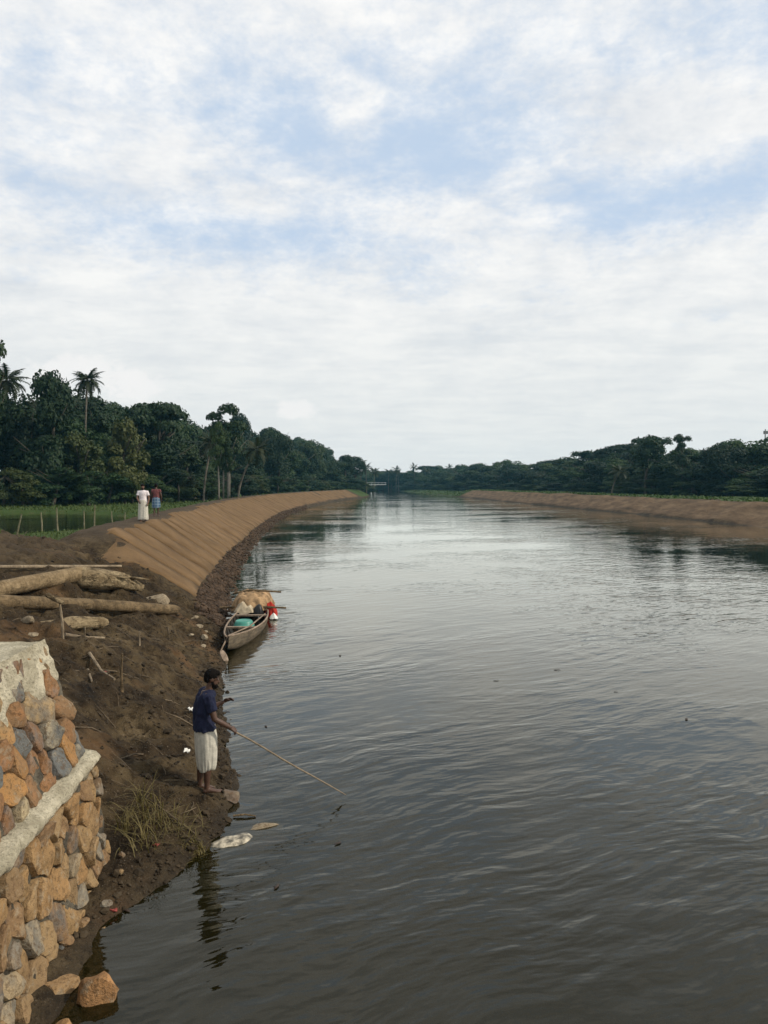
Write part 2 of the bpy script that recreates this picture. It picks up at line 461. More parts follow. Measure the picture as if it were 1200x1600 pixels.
def water_material(name, body, clear=0.0):
    m, n = new_mat(name)
    p = n.pos()
    wv = n.noise(p, .16, 2, .5, out=1)
    pw = n.vmath('ADD', p, n.vmath('MULTIPLY', n.vmath('SUBTRACT', wv, (.5, .5, .5)), (1.6, 1.6, 0)))
    pw = n.vmath('ADD', pw, n.vmath('MULTIPLY', n.vmath('SUBTRACT', n.noise(p, .9, 2, .5, out=1), (.5, .5, .5)), (.35, .35, 0)))
    w1 = n.noise(n.mapping(pw, rot=(0, 0, R(-33)), scale=(.30, 1.0, 1)), 2.9, 2, .45)
    w2 = n.noise(n.mapping(pw, loc=(7, 3, 0), rot=(0, 0, R(-20)), scale=(.36, 1.0, 1)), 5.6, 2, .5)
    w3 = n.noise(n.mapping(pw, loc=(1, 9, 0), rot=(0, 0, R(-50)), scale=(.5, 1, 1)), 1.1, 2, .5)
    gust = n.noise(n.mapping(p, loc=(2, 5, 0), rot=(0, 0, R(-25)), scale=(.5, 1, 1)), .10, 3, .55)
    g = n.smooth(gust, .38, .60, .22, 1.0)
    near = n.noise(n.mapping(p, loc=(11, 3, 0)), .30, 2, .5)
    g2 = n.math('MULTIPLY', g, n.smooth(near, .3, .6, .5, 1.0))
    hgt = n.math('MULTIPLY_ADD', w2, .40, w1)
    hgt = n.math('MULTIPLY', hgt, g2)
    hgt = n.math('MULTIPLY_ADD', w3, .30, hgt)
    sy = n.n.new('ShaderNodeSeparateXYZ'); n.l.new(p, sy.inputs[0])
    hgt = n.math('MULTIPLY', hgt, n.smooth(sy.outputs[1], 8, 46, 1.0, .48))      # calmer upstream
    nor = n.bump(hgt, 1.0, .052)
    fr = n.n.new('ShaderNodeFresnel'); fr.inputs[0].default_value = 1.37; n.l.new(nor, fr.inputs[1])
    gl = n.n.new('ShaderNodeBsdfGlossy'); gl.inputs['Roughness'].default_value = .03
    gl.inputs['Color'].default_value = (1.0, .985, .91, 1); n.l.new(nor, gl.inputs['Normal'])
    df = n.n.new('ShaderNodeBsdfDiffuse')
    n.put(df.inputs[0], n.mix(n.noise(p, .35, 3, .55), body, tuple(c * 1.35 for c in body)))
    tr = n.n.new('ShaderNodeBsdfTransparent'); tr.inputs[0].default_value = (.60, .53, .34, 1)
    inner = n.n.new('ShaderNodeMixShader'); inner.inputs[0].default_value = clear
    n.l.new(df.outputs[0], inner.inputs[1]); n.l.new(tr.outputs[0], inner.inputs[2])
    mx = n.n.new('ShaderNodeMixShader')
    n.l.new(n.math('MINIMUM', n.math('MULTIPLY', fr.outputs[0], n.smooth(fr.outputs[0], .06, .36, 1.0, 1.40)), .96), mx.inputs[0]); n.l.new(inner.outputs[0], mx.inputs[1]); n.l.new(gl.outputs[0], mx.inputs[2])
    finish(n, mx.outputs[0]); return m

def coir_material():
    m, n = new_mat('coir_matting')
    p = n.pos(); r = n.rnd()
    a = n.noise(p, .9, 5, .6); b = n.noise(n.mapping(p, scale=(1, 1, 1)), 9, 4, .7); c = n.noise(p, 55, 2, .6)
    col = n.ramp(a, [(.28, (.082, .050, .024)), (.5, (.122, .078, .039)), (.72, (.170, .108, .056))])
    col = n.mix(n.math('MULTIPLY', n.smooth(r, .0, 1), .30), col, (.165, .105, .056))
    col = n.mix(n.math('MULTIPLY', n.smooth(b, .52, .72), .35), col, (.075, .046, .023))
    sp = n.n.new('ShaderNodeSeparateXYZ'); n.l.new(p, sp.inputs[0])
    damp = n.smooth(n.math('MULTIPLY_ADD', a, .5, sp.outputs[2]), 1.05, .45)
    col = n.mix(n.math('MULTIPLY', damp, .6), col, (.055, .038, .022))
    nor = n.bump(n.math('MULTIPLY_ADD', c, .5, b), .6, .03)
    finish(n, principled(n, col, .95, nor, .1)); return m

def stone_material(name, stops, shift):
    m, n = new_mat(name)
    p = n.coord('Object'); r = n.rnd()
    off = n.n.new('ShaderNodeCombineXYZ'); n.l.new(n.math('MULTIPLY', r, 37.0), off.inputs[0]); n.l.new(n.math('MULTIPLY', r, 91.0), off.inputs[1])
    q = n.vmath('ADD', n.pos(), off.outputs[0])
    a = n.noise(q, 5.5, 5, .65); b = n.noise(q, 26, 4, .65); c = n.noise(q, 90, 3, .6)
    base = n.ramp(n.math('ADD', r, n.math('MULTIPLY', n.math('SUBTRACT', a, .5), .38)), stops)
    v = n.math('MULTIPLY_ADD', n.math('SUBTRACT', a, .5), 1.3, .95)
    vv = n.n.new('ShaderNodeCombineXYZ')
    for i in range(3): n.l.new(v, vv.inputs[i])
    base = n.mix(.8, base, vv.outputs[0], 'MULTIPLY')
    base = n.mix(n.math('MULTIPLY', n.smooth(b, .50, .64), .65), base, (.08, .046, .021))
    base = n.mix(n.math('MULTIPLY', n.smooth(n.noise(q, 9, 4, .7), .54, .66), .5), base, (.28, .235, .165))
    base = n.mix(n.math('MULTIPLY', n.smooth(c, .6, .72), .3), base, (.42, .38, .31))
    nor = n.bump(n.math('MULTIPLY_ADD', c, .4, n.math('ADD', a, b)), .8, .03)
    finish(n, principled(n, base, .88, nor, .25)); return m

def mortar_material(name, lo, hi):
    m, n = new_mat(name)
    p = n.pos()
    a = n.noise(p, 4, 5, .65); b = n.noise(p, 34, 4, .7)
    col = n.mix(n.smooth(a, .3, .7), lo, hi)
    col = n.mix(n.math('MULTIPLY', n.smooth(b, .52, .66), .7), col, tuple(c * .5 for c in lo))
    col = n.mix(n.math('MULTIPLY', n.smooth(n.noise(p, 9, 5, .7), .52, .66), .55), col, tuple(c * .75 for c in lo))
    nor = n.bump(n.math('ADD', a, n.math('MULTIPLY', b, 1.6)), 1.0, .035)
    finish(n, principled(n, col, .92, nor, .2)); return m

def plain(name, col, rough=.8, var=.25, scale=12, bump=.3, spec=.3, bdist=.01):
    m, n = new_mat(name)
    p = n.coord('Object')
    a = n.noise(p, scale, 4, .6)
    c = n.mix(n.smooth(a, .3, .7), tuple(x * (1 - var) for x in col), tuple(min(1, x * (1 + var)) for x in col))
    finish(n, principled(n, c, rough, n.bump(a, bump, bdist), spec)); return m

def leaf_material(name, dark, light, warm):
    m, n = new_mat(name)
    r = n.rnd(); p = n.pos()
    a = n.noise(p, .55, 3, .6); b = n.noise(p, 2.6, 2, .5)
    f = n.math('ADD', n.math('MULTIPLY', r, .45), n.math('MULTIPLY_ADD', b, .45, n.math('MULTIPLY', a, .25)))
    col = n.ramp(f, [(.25, dark), (.62, light), (.9, warm)])
    d = principled(n, col, .6, None, .25)
    t = n.n.new('ShaderNodeBsdfTranslucent'); n.put(t.inputs[0], n.mix(1, col, (1.1, 1.25, .6), 'MULTIPLY'))
    mx = n.n.new('ShaderNodeMixShader'); mx.inputs[0].default_value = .22
    n.l.new(d, mx.inputs[1]); n.l.new(t.outputs[0], mx.inputs[2])
    finish(n, mx.outputs[0]); return m

def bark_material(name, lo, hi, scars=0.0):
    m, n = new_mat(name)
    p = n.coord('Object')
    a = n.noise(p, 3.5, 5, .65); b = n.noise(n.mapping(p, scale=(1, 1, .3)), 18, 4, .6)
    col = n.mix(n.smooth(a, .3, .7), lo, hi)
    col = n.mix(n.math('MULTIPLY', n.smooth(b, .5, .7), .5), col, tuple(c * .45 for c in lo))
    h_ = n.math('ADD', a, b)
    if scars:
        s_ = n.noise(n.mapping(p, rot=(0, 0, R(-65)), scale=(.5, 1, 1)), 6.5, 6, .72)
        col = n.mix(n.math('MULTIPLY', n.smooth(s_, .50, .60), scars), col, tuple(c * .33 for c in lo))
        t_ = n.noise(n.mapping(p, rot=(0, 0, R(-65)), scale=(.25, 1, 1)), 22, 4, .7)
        col = n.mix(n.math('MULTIPLY', n.smooth(t_, .55, .68), scars * .7), col, tuple(min(1, c * 1.35) for c in hi))
        h_ = n.math('ADD', h_, n.math('ADD', s_, t_))
    finish(n, principled(n, col, .9, n.bump(h_, 1.0 if scars else .7, .035), .2)); return m

M = {}
M['ground'] = ground_material()
M['water'] = water_material('river_water', (.0135, .0125, .0035), .58)
M['pond'] = water_material('pond_water', (.010, .010, .006), .0)
M['coir'] = coir_material()
OCH = (.31, .162, .056); TAN = (.27, .190, .098); BRN = (.19, .115, .058); GRY = (.115, .118, .112); RUS = (.235, .118, .050); PAL = (.33, .265, .16)
M['stone_up'] = stone_material('rubble_stone_mixed', [(.0, GRY), (.22, GRY), (.34, TAN), (.5, OCH), (.62, BRN), (.74, RUS), (.86, GRY), (1., PAL)], 0)
M['stone_lo'] = stone_material('rubble_stone_ochre', [(.0, GRY), (.10, BRN), (.25, (.25, .162, .075)), (.45, (.28, .165, .070)), (.62, (.26, .175, .086)), (.8, (.17, .108, .056)), (.9, (.17, .155, .125)), (1., (.29, .22, .13))], 0)
M['mortar'] = mortar_material('mortar', (.045, .038, .028), (.19, .165, .12))
M['plaster'] = mortar_material('lime_mortar_coat', (.36, .32, .225), (.66, .60, .45))
M['leaf_a'] = leaf_material('leaves_dark', (0.0053, 0.0158, 0.0066), (0.0158, 0.0356, 0.0119), (0.0396, 0.0628, 0.0185))
M['leaf_b'] = leaf_material('leaves_mid', (0.0101, 0.0275, 0.0094), (0.0290, 0.0580, 0.0160), (0.0616, 0.0870, 0.0232))
M['leaf_c'] = leaf_material('leaves_olive', (0.0235, 0.0359, 0.0097), (0.0483, 0.0635, 0.0166), (0.0759, 0.0828, 0.0242))
M['palm_leaf'] = leaf_material('palm_fronds', (0.0120, 0.0204, 0.0072), (0.0240, 0.0336, 0.0120), (0.0510, 0.0510, 0.0210))
M['bark'] = bark_material('bark_grey', (.045, .038, .030), (.10, .088, .070))
M['bark_pale'] = bark_material('bark_pale', (.11, .10, .085), (.21, .195, .165))
M['palm_bark'] = bark_material('palm_bark', (.075, .065, .050), (.15, .135, .108))
M['log'] = bark_material('old_log', (.13, .090, .046), (.27, .20, .115), .4)
M['log_dark'] = bark_material('damp_log', (.085, .060, .032), (.19, .135, .074), .4)
M['driftwood'] = bark_material('split_wood', (.12, .085, .045), (.30, .235, .14), .75)
M['stick'] = bark_material('dry_stick', (.13, .10, .066), (.27, .215, .145))
M['bamboo'] = bark_material('bamboo', (.10, .092, .052), (.22, .205, .13))
M['rubble'] = plain('rubble_clods', (.050, .033, .021), .95, .5, 3, .6, .2, .02)

# ------------------------------------------------------------------ ground, water
V, F, gv, sand = ground_mesh()
gm = np_mesh('ground', V, F, M['ground'], True)
for nm_, arr in (('grass', gv), ('sand', sand)):
    at_ = gm.attributes.new(nm_, 'FLOAT', 'POINT'); at_.data.foreach_set('value', arr.astype(np.float32))
tag(link(bpy.data.objects.new('ground', gm)), kind='structure')
tag(mesh_obj('river_water', [(-45, -40, 0), (70, -40, 0), (70, 540, 0), (-45, 540, 0)], [(0, 1, 2, 3)], M['water']), kind='structure')
pv_ = [(-60, y, 1.50) for y in range(34, 86, 4)]; pw_ = [(float(SL(y)) - float(TOE(y)) - float(MATW(y)) - 4.0, y, 1.50) for y in range(34, 86, 4)]
tag(mesh_obj('pond_water', pv_ + pw_, [(i, i + 13, i + 14, i + 1) for i in range(12)], M['pond']), kind='structure')

# ------------------------------------------------------------------ coir matting, panel by panel
rg = random.Random(5)
def arc_ys(S, y0, y1, step0):
    ys = [y0]; y = y0; acc = 0; step = step0 * 1.4
    while y < y1:
        dx = float(S(y + .1) - S(y)); acc += math.hypot(dx, .1); y += .1
        if acc >= step: ys.append(y); acc = 0; step = step0 * rg.uniform(.62, 1.45)
    return ys
def panel(name, parent, y0, y1, S, side, lo, hi, mat, lift, wob, skew=0.0, nu=3, nv=9):
    fs = []
    I, J = np.meshgrid(np.arange(nu + 1), np.arange(nv + 1), indexing='ij')
    yg = y0 + (y1 - y0) * I / nu; fg = J / nv
    hig = np.array([[hi(v) for v in r] for r in yg])
    log_ = np.array([[lo(v) for v in r] for r in yg]); dd = log_ + (hig - log_) * fg; yy = yg + skew * fg
    xg = SL(yy) - dd if side > 0 else SR(yy) + dd
    seam = .012 * (1 - np.minimum(1, np.abs(I - nu / 2) / (nu / 2)))
    zg = H(xg, yy) + lift + seam * .6 + wob * np.sin(3.1 * yg + 5 * fg) * .4 - np.where((J == 0) | (J == nv), lift + .05, 0)
    vs = [tuple(v) for v in np.stack([xg, yy, zg], -1).reshape(-1, 3)]
    for i in range(nu):
        for j in range(nv):
            a = i * (nv + 1) + j
            q = (a, a + nv + 1, a + nv + 2, a + 1)
            fs.append(q if side < 0 else q[::-1])
    n0 = len(vs)
    # the edge of the sheet has a thickness: short skirts at both ends
    for i in (0, nu):
        b0 = len(vs)
        for j in range(nv + 1):
            v = vs[i * (nv + 1) + j]; vs.append((v[0], v[1], v[2] - .06))
        for j in range(nv):
            a = i * (nv + 1) + j; q = (a, a + 1, b0 + j + 1, b0 + j)
            fs.append(q if (i == 0) == (side < 0) else q[::-1])
    return mesh_obj(name, vs, fs, mat, parent)
mroot = empty('coir_matting', (-8.5, 25, 1.5), 0, 'long brown coir matting laid in strips down the left river bank', 'bank matting')
mats = []
ys = arc_ys(SL, 24.0, 243, 2.1)
for i in range(len(ys) - 1):
    y0, y1 = ys[i], ys[i + 1] + .05
    sk = -1.75 * max(0.0, 1 - (y0 - 24.0) / 14.0)            # the first strips lie aslant, following the cut end
    o = panel('mat_strip', None, y0 + 1.9 * (1 - min(1, (y0 - 24) / 14)), y1 + 1.9 * (1 - min(1, (y1 - 24) / 14)), SL, 1, lambda y: float(TOE(y)) + .05, lambda y, e_=rg.uniform(-.12, .30): float(TOE(y) + MATW(y)) + .12 + e_ + .08 * math.sin(5.3 * y), M['coir'],
              .06 + rg.uniform(0, .028), .012, sk)
    mats.append(o)
for o in mats:
    o.parent = mroot; o.matrix_parent_inverse = mroot.matrix_world.inverted()
    o.location = Vector(o.location)
bpy.context.view_layer.update()
for o in mats: o.matrix_parent_inverse = Matrix.Translation(-mroot.location)

# rubble along the foot of the matting: clods nobody could count
def clod_field(name, pts, mat, label=None):
    vs = []; fs = []
    ico = [(0, 0, 1), (.9, 0, .3), (.28, .85, .3), (-.72, .53, .3), (-.72, -.53, .3), (.28, -.85, .3),
           (.72, .53, -.4), (-.28, .85, -.4), (-.9, 0, -.4), (-.28, -.85, -.4), (.72, -.53, -.4), (0, 0, -.8)]
    icf = [(0, 1, 2), (0, 2, 3), (0, 3, 4), (0, 4, 5), (0, 5, 1), (1, 6, 2), (2, 7, 3), (3, 8, 4), (4, 9, 5), (5, 10, 1),
           (6, 7, 2), (7, 8, 3), (8, 9, 4), (9, 10, 5), (10, 6, 1), (11, 7, 6), (11, 8, 7), (11, 9, 8), (11, 10, 9), (11, 6, 10)]
    for (x, y, z, s) in pts:
        q = Matrix.Rotation(rg.uniform(0, 6.3), 3, 'Z') @ Matrix.Rotation(rg.uniform(-.8, .8), 3, 'X')
        sc = (s * rg.uniform(.7, 1.3), s * rg.uniform(.7, 1.2), s * rg.uniform(.45, .85))
        b = len(vs)
        for v in ico:
            j = rg.uniform(.75, 1.2)
            p = q @ Vector((v[0] * sc[0] * j, v[1] * sc[1] * j, v[2] * sc[2] * j))
            vs.append((x + p.x, y + p.y, z + p.z))
        fs += [tuple(i + b for i in f) for f in icf]
    return np_mesh(name, vs, fs, mat, False)
pts = []
for _ in range(5200):
    y = 22.5 + 120 * rg.random() ** 1.9
    d = rg.gauss(.5, .38)
    if d < -.3 or d > float(TOE(y)) + .15: continue
    x = float(SL(y)) - d
    pts.append([x, y, 0, rg.uniform(.03, .11) * (1 + y / 120)])
pts = np.array(pts); pts[:, 2] = np.maximum(H(pts[:, 0], pts[:, 1]), -.03) + .01
tag(link(bpy.data.objects.new('rubble', clod_field('rubble', pts, M['rubble']))), 'dark broken earth and stones along the foot of the matting', 'rubble', kind='stuff')
M['clod'] = plain('mud_clods', (.034, .025, .015), .95, .5, 3, .6, .2, .02)
pts = []
for _ in range(4600):
    y = rg.uniform(7.0, 25.5); d = abs(rg.gauss(0, 2.6)) + rg.uniform(-.05, .2)
    if rg.random() < .35: d = rg.gauss(.08, .16)
    x = float(SL(y)) - d
    if y < 8.9 and x < -2.95: continue
    if y > 23.4 and d > .8 and y + .45 * (x + 6.1) > 24.3: continue
    s = rg.uniform(.010, .028) if rg.random() < .9 else rg.uniform(.03, .07)
    pts.append([x, y, 0, s])
pts = np.array(pts); pts[:, 2] = H(pts[:, 0], pts[:, 1]) + pts[:, 3] * .25
tag(link(bpy.data.objects.new('mud_clods', clod_field('mud_clods', pts, M['clod']))), 'loose dark clods of earth scattered over the muddy bank', 'earth clods', kind='stuff')

# ------------------------------------------------------------------ trees
def leaf_cloud(blobs, n, size, seed, droop=0.0):
    """leaf clumps spread through the shell of several blobs -> V, F (two-triangle bent diamonds)"""
    g = np.random.default_rng(seed)
    vol = np.array([b[3] * b[4] * b[5] for b in blobs]) ** .67
    pick = g.choice(len(blobs), n, p=vol / vol.sum())
    B = np.array(blobs)[pick]
    dirs = g.normal(size=(n, 3)); dirs /= np.linalg.norm(dirs, axis=1)[:, None]
    dirs[:, 2] = np.where(dirs[:, 2] < -.35, -dirs[:, 2] * .6, dirs[:, 2])
    rad = .45 + .62 * g.random(n) ** .45
    # clumpy: keep points where a coarse lattice noise is high
    P = B[:, :3] + dirs * rad[:, None] * B[:, 3:6]
    keep = vnoise(P[:, 0] * 1.1 + P[:, 2] * .7, P[:, 1] * 1.1 - P[:, 2] * .5, seed) + .22 * g.random(n) > .36
    P = P[keep]; dirs = dirs[keep]; n = len(P)
    nor = dirs + g.normal(scale=.55, size=(n, 3)); nor[:, 2] += .35
    nor /= np.linalg.norm(nor, axis=1)[:, None]
    t = g.normal(size=(n, 3)); t[:, 2] -= droop
    t -= nor * (t * nor).sum(1)[:, None]; t /= np.linalg.norm(t, axis=1)[:, None]
    b = np.cross(nor, t)
    L = size * g.uniform(.6, 1.45, n)[:, None]; Wd = L * g.uniform(.35, .62, n)[:, None]
    V = np.stack([P - t * L * .5, P + b * Wd * .5 + nor * L * .08, P + t * L * .5 - nor * L * .15, P - b * Wd * .5 + nor * L * .08], 1).reshape(-1, 3)
    i = np.arange(n)[:, None] * 4
    F = np.concatenate([i + [[0, 1, 3]], i + [[1, 2, 3]]], 0)
    return V, F

def trunk_mesh(seed, h, r, limbs, fork=0.45):
    rr = random.Random(seed); mb = MB()
    lean = (rr.uniform(-.06, .06) * h, rr.uniform(-.06, .06) * h)
    pts = [Vector((lean[0] * (t ** 1.6) + .02 * h * math.sin(4 * t + seed), lean[1] * (t ** 1.6), h * .86 * t - .3)) for t in (0, .08, .25, .45, .65, .85, 1)]
    mb.tube(pts, [r * 1.5, r * 1.1, r, r * .85, r * .65, r * .42, r * .15], 8, True, .12, seed)
    ends = []
    for k in range(limbs):
        t = rr.uniform(fork, .85); p0 = Vector((lean[0] * t ** 1.6, lean[1] * t ** 1.6, h * .86 * t - .3))
        a = rr.uniform(0, 6.28); ln = h * rr.uniform(.2, .36)
        d = Vector((math.cos(a), math.sin(a), rr.uniform(.35, .9)))
        p1 = p0 + d * ln * .5; p2 = p0 + Vector((d.x * ln, d.y * ln, d.z * ln * 1.25))
        mb.tube([p0, p1, p2], [r * .42, r * .28, r * .08], 6, True, .1, seed + k)
        ends.append(p2)
    return mb, ends

def make_tree_proto(seed, kind):
    rr = random.Random(seed)
    h = 10.0
    if kind == 'round':
        blobs = [(0, 0, 6.6, 2.5, 2.5, 2.5)]
        for k in range(11):
            a = rr.uniform(0, 6.28); q = rr.uniform(1.2, 2.7); z = rr.uniform(3.4, 8.6)
            s = rr.uniform(.9, 1.7); blobs.append((q * math.cos(a), q * math.sin(a), z, s, s, s * .85))
        n = 6000
    elif kind == 'tall':
        blobs = []
        for k in range(11):
            a = rr.uniform(0, 6.28); z = rr.uniform(4.6, 9.3); q = rr.uniform(.4, 2.0) * (1.2 - abs(z - 7) / 5)
            s = rr.uniform(.7, 1.25); blobs.append((q * math.cos(a), q * math.sin(a), z, s * 1.2, s * 1.2, s * .7))
        n = 4300
    elif kind == 'umbrella':
        blobs = []
        for k in range(14):
            a = rr.uniform(0, 6.28); q = 3.4 * math.sqrt(rr.random()); z = 8.6 - q * q * .17 + rr.uniform(-.9, .3)
            s = rr.uniform(.9, 1.5); blobs.append((q * math.cos(a), q * math.sin(a), z, s * 1.25, s * 1.25, s * .6))
        for k in range(5):
            a = rr.uniform(0, 6.28); q = rr.uniform(1, 2.2); blobs.append((q * math.cos(a), q * math.sin(a), rr.uniform(4, 6), 1.1, 1.1, .8))
        n = 5600
    elif kind == 'bushy':
        blobs = []
        for k in range(17):
            a = rr.uniform(0, 6.28); q = rr.uniform(.2, 2.7); z = rr.uniform(.9, 8.8); q *= (1.25 - abs(z - 4.6) / 8)
            s = rr.uniform(1.0, 1.7); blobs.append((q * math.cos(a), q * math.sin(a), z, s, s, s * .9))
        n = 7600
    V, F = leaf_cloud(blobs, n, .46 if kind != 'tall' else .42, seed)
    mb, _ = trunk_mesh(seed, h, .24 if kind != 'tall' else .16, 6)
    return V, F, mb
PROTO = []
for i, (kd, lm, bm_) in enumerate([('round', 'leaf_a', 'bark'), ('round', 'leaf_b', 'bark'), ('bushy', 'leaf_a', 'bark'), ('bushy', 'leaf_b', 'bark'),
                                  ('umbrella', 'leaf_a', 'bark'), ('tall', 'leaf_b', 'bark_pale'), ('tall', 'leaf_a', 'bark'), ('bushy', 'leaf_c', 'bark'), ('round', 'leaf_a', 'bark')]):
    V, F, mb = make_tree_proto(100 + i * 7, kd)
    cm = np_mesh('crown', V, F, M[lm])
    tm = bpy.data.meshes.new('trunk'); tm.from_pydata([tuple(v) for v in mb.v], [], mb.f); tm.shade_smooth(); tm.materials.append(M[bm_])
    PROTO.append((cm, tm))

def tree(proto, x, y, height, width, label, cat='tree', group=None, name='broadleaf_tree', rz=None):
    cm, tm = PROTO[proto]
    z = h1(x, y)
    t = empty(name, (x, y, z - .05), rg.uniform(0, 6.28) if rz is None else rz, label, cat, group)
    sc = (width / 6.6, width / 6.6 * rg.uniform(.9, 1.1), height / 9.9)
    for nm, me in (('trunk', tm), ('crown', cm)):
        o = link(bpy.data.objects.new(nm, me), t); o.scale = sc
    return t

# palms
def frond_mesh(seed, L=3.4, droop=1.0):
    rr = random.Random(seed); vs = []; fs = []
    n = 15; mid = []
    for i in range(n + 1):
        t = i / n
        mid.append(Vector((L * (t - .10 * droop * t * t), 0, L * (.42 * t - (.62 * droop) * t * t))))
    for i in range(n):
        p, q = mid[i], mid[i + 1]
        b = len(vs); wv = .05 * (1 - i / n) + .012
        vs += [p + Vector((0, -wv, 0)), p + Vector((0, wv, 0)), q + Vector((0, wv * .9, 0)), q + Vector((0, -wv * .9, 0))]
        fs.append((b, b + 1, b + 2)); fs.append((b, b + 2, b + 3))
        if i < 2: continue
        for sd in (-1, 1):
            t = (i + .5) / n; ln = L * .27 * math.sin(math.pi * min(1, t * .82 + .16)) * rr.uniform(.8, 1.1)
            tip = p + Vector((ln * .62, sd * ln * .86, -ln * .42 * rr.uniform(.7, 1.4)))
            b = len(vs); vs += [p, q + (q - p) * .25, tip]; fs.append((b, b + 1, b + 2) if sd > 0 else (b, b + 2, b + 1))
    return np_mesh('frond', [tuple(v) for v in vs], fs, M['palm_leaf'])
FROND = [frond_mesh(i, 3.4, .75 + .28 * i) for i in range(3)]
def palm_trunk_mesh(h, lean, seed, r=.15):
    mb = MB(); pts = []; rad = []
    for i in range(22):
        t = i / 21; pts.append(Vector((lean * t ** 1.7, .12 * math.sin(3 * t + seed), h * t - .2)))
        rad.append((r * (1.55 - 1.0 * min(1, t * 9)) if t < .06 else r * (1 - .28 * t)) * (1.07 if i % 2 else .95))
    mb.tube(pts, rad, 9, True, .05, seed)
    me = bpy.data.meshes.new('trunk'); me.from_pydata([tuple(v) for v in mb.v], [], mb.f); me.shade_smooth(); me.materials.append(M['palm_bark'])
    return me, pts[-1]
def palm(x, y, height, lean, rz, label, group=None, scale=1.0, nf=20, seed=0, crown_joined=False):
    rr = random.Random(seed + 77)
    t = empty('coconut_palm', (x, y, h1(x, y)), rz, label, 'palm tree', group)
    me, top = palm_trunk_mesh(height, lean, seed)
    link(bpy.data.objects.new('trunk', me), t)
    for k in range(nf):
        tier = k / nf
        o = link(bpy.data.objects.new('frond', FROND[min(2, int(tier * 3))]), t)
        o.location = top; el = R(62 - 92 * tier + rr.uniform(-8, 8))
        o.rotation_euler = (rr.uniform(-.25, .25), -el + R(20), k * 2.4 + rr.uniform(-.2, .2))
        o.scale = (scale * rr.uniform(.85, 1.1),) * 3
    nut = MB()
    for k in range(7):
        a = k * .9; nut.ell(top + Vector((.26 * math.cos(a), .26 * math.sin(a), -.32 - .1 * (k % 2))), (.12, .12, .15), 7, 5)
    nut.build('coconuts', M['palm_bark'], t)
    return t

# the skyline of the woods, as heights above the ground for each bearing
SKY_PX = [-200, -60, 0, 30, 60, 110, 165, 200, 250, 290, 315, 340, 375, 400, 430, 470, 500, 520, 555, 575, 590, 620, 650, 700, 760, 820, 870, 900, 940, 1000, 1060, 1085, 1110, 1200, 1350, 1500]
SKY_PY = [540, 540, 545, 590, 588, 600, 612, 628, 616, 640, 662, 640, 640, 676, 672, 684, 694, 716, 712, 728, 736, 734, 728, 730, 726, 722, 720, 716, 702, 686, 688, 706, 692, 690, 680, 680]
def wood_height(x, y, f=1.0):
    px = 600 + 1200 * x / y
    py = float(np.interp(px, SKY_PX, SKY_PY))
    return max(3.0, (4.3 + (757 - py) * y / 1200 * f) - h1(x, y))

LEFT_EDGE = [(-66, 70), (-56, 76), (-46, 86), (-37, 95), (-31, 106), (-29, 125), (-29, 160), (-27, 200), (-22, 240), (-12, 285), (-10, 315), (-12, 350), (-17, 420), (-24, 470)]
RIGHT_EDGE = [(96, 92), (74, 108), (62, 124), (57, 150), (52, 190), (48, 230), (44, 280), (38, 325), (30, 380), (22, 440), (8, 512), (-18, 530)]
def along(edge, step0, grow):
    out = []; acc = 0; need = 0
    for (a, b) in zip(edge[:-1], edge[1:]):
        a, b = Vector((*a, 0)), Vector((*b, 0)); L = (b - a).length; t = 0.0
        while True:
            if acc + (L - t) < need: acc += L - t; break
            t += need - acc; acc = 0
            p = a + (b - a) * (t / L); nrm = Vector((-(b - a).y, (b - a).x, 0)).normalized()
            out.append((p, nrm)); need = step0 + grow * p.y
    return out
rg = random.Random(41)
KIND_WORDS = {0: 'round dark', 1: 'round green', 2: 'bushy dark', 3: 'bushy green', 4: 'flat-topped', 8: 'broad', 6: 'loose-tufted', 7: 'olive'}
def zone(px, side):
    if side > 0:
        for lim, z_ in ((70, 'left behind the pond'), (215, 'straight behind the pond'), (330, 'behind the two walking men'), (420, 'around the slender pale trunks'), (510, 'above the middle matting')):
            if px < lim: return z_
        return 'where the left matting ends'
    for lim, z_ in ((640, 'by the far bridge'), (760, 'at the right bank end'), (880, 'above the middle right bank'), (1000, 'left of the highest right crowns'), (1120, 'among the highest right crowns')):
        if px < lim: return z_
    return 'at the right photo edge'
def row(edge, side, step0, grow, depth, hf, protos, jit, label, group, wf, name='broadleaf_tree', hmax=99):
    for p, nrm in along(edge, step0, grow):
        q = p + nrm * side * (depth + rg.uniform(-jit, jit)) * (1 + p.y / 350)
        px = 600 + 1200 * q.x / q.y
        pr = rg.choice(protos); k1, k2, k3 = rg.uniform(.74, 1.08), rg.uniform(.8, 1.2), rg.random()
        if px < -90 or px > 1290: continue
        hh = min(hmax, wood_height(q.x, q.y) * hf * k1)
        wd = wf * k2 * (1 + p.y / 520)
        zn_ = zone(px, side)
        tree(pr, q.x, q.y, hh, wd, label % KIND_WORDS[pr] + ' ' + zn_, 'bush' if name == 'bush' else 'tree', group + ' ' + zn_, name)
row(LEFT_EDGE, 1, 3.8, .013, 9, .96, [0, 1, 2, 4, 8], 2.2, '%s tree in the left wood', 'trees of the left wood', 7.2)
row(LEFT_EDGE, 1, 4.0, .013, 3.5, .70, [2, 3, 0, 2, 8], 1.6, 'lower %s tree fronting the left wood', 'front trees of the left wood', 6.4)
row(LEFT_EDGE, 1, 6.4, .016, 15, 1.0, [0, 8, 4, 6], 2.5, 'rearmost %s tree of the left wood', 'rear trees of the left wood', 7.4)
row(RIGHT_EDGE, -1, 4.2, .012, 9, 1.08, [0, 1, 2, 8, 4, 1, 3], 2.2, '%s tree in the right wood', 'trees of the right wood', 7.8)
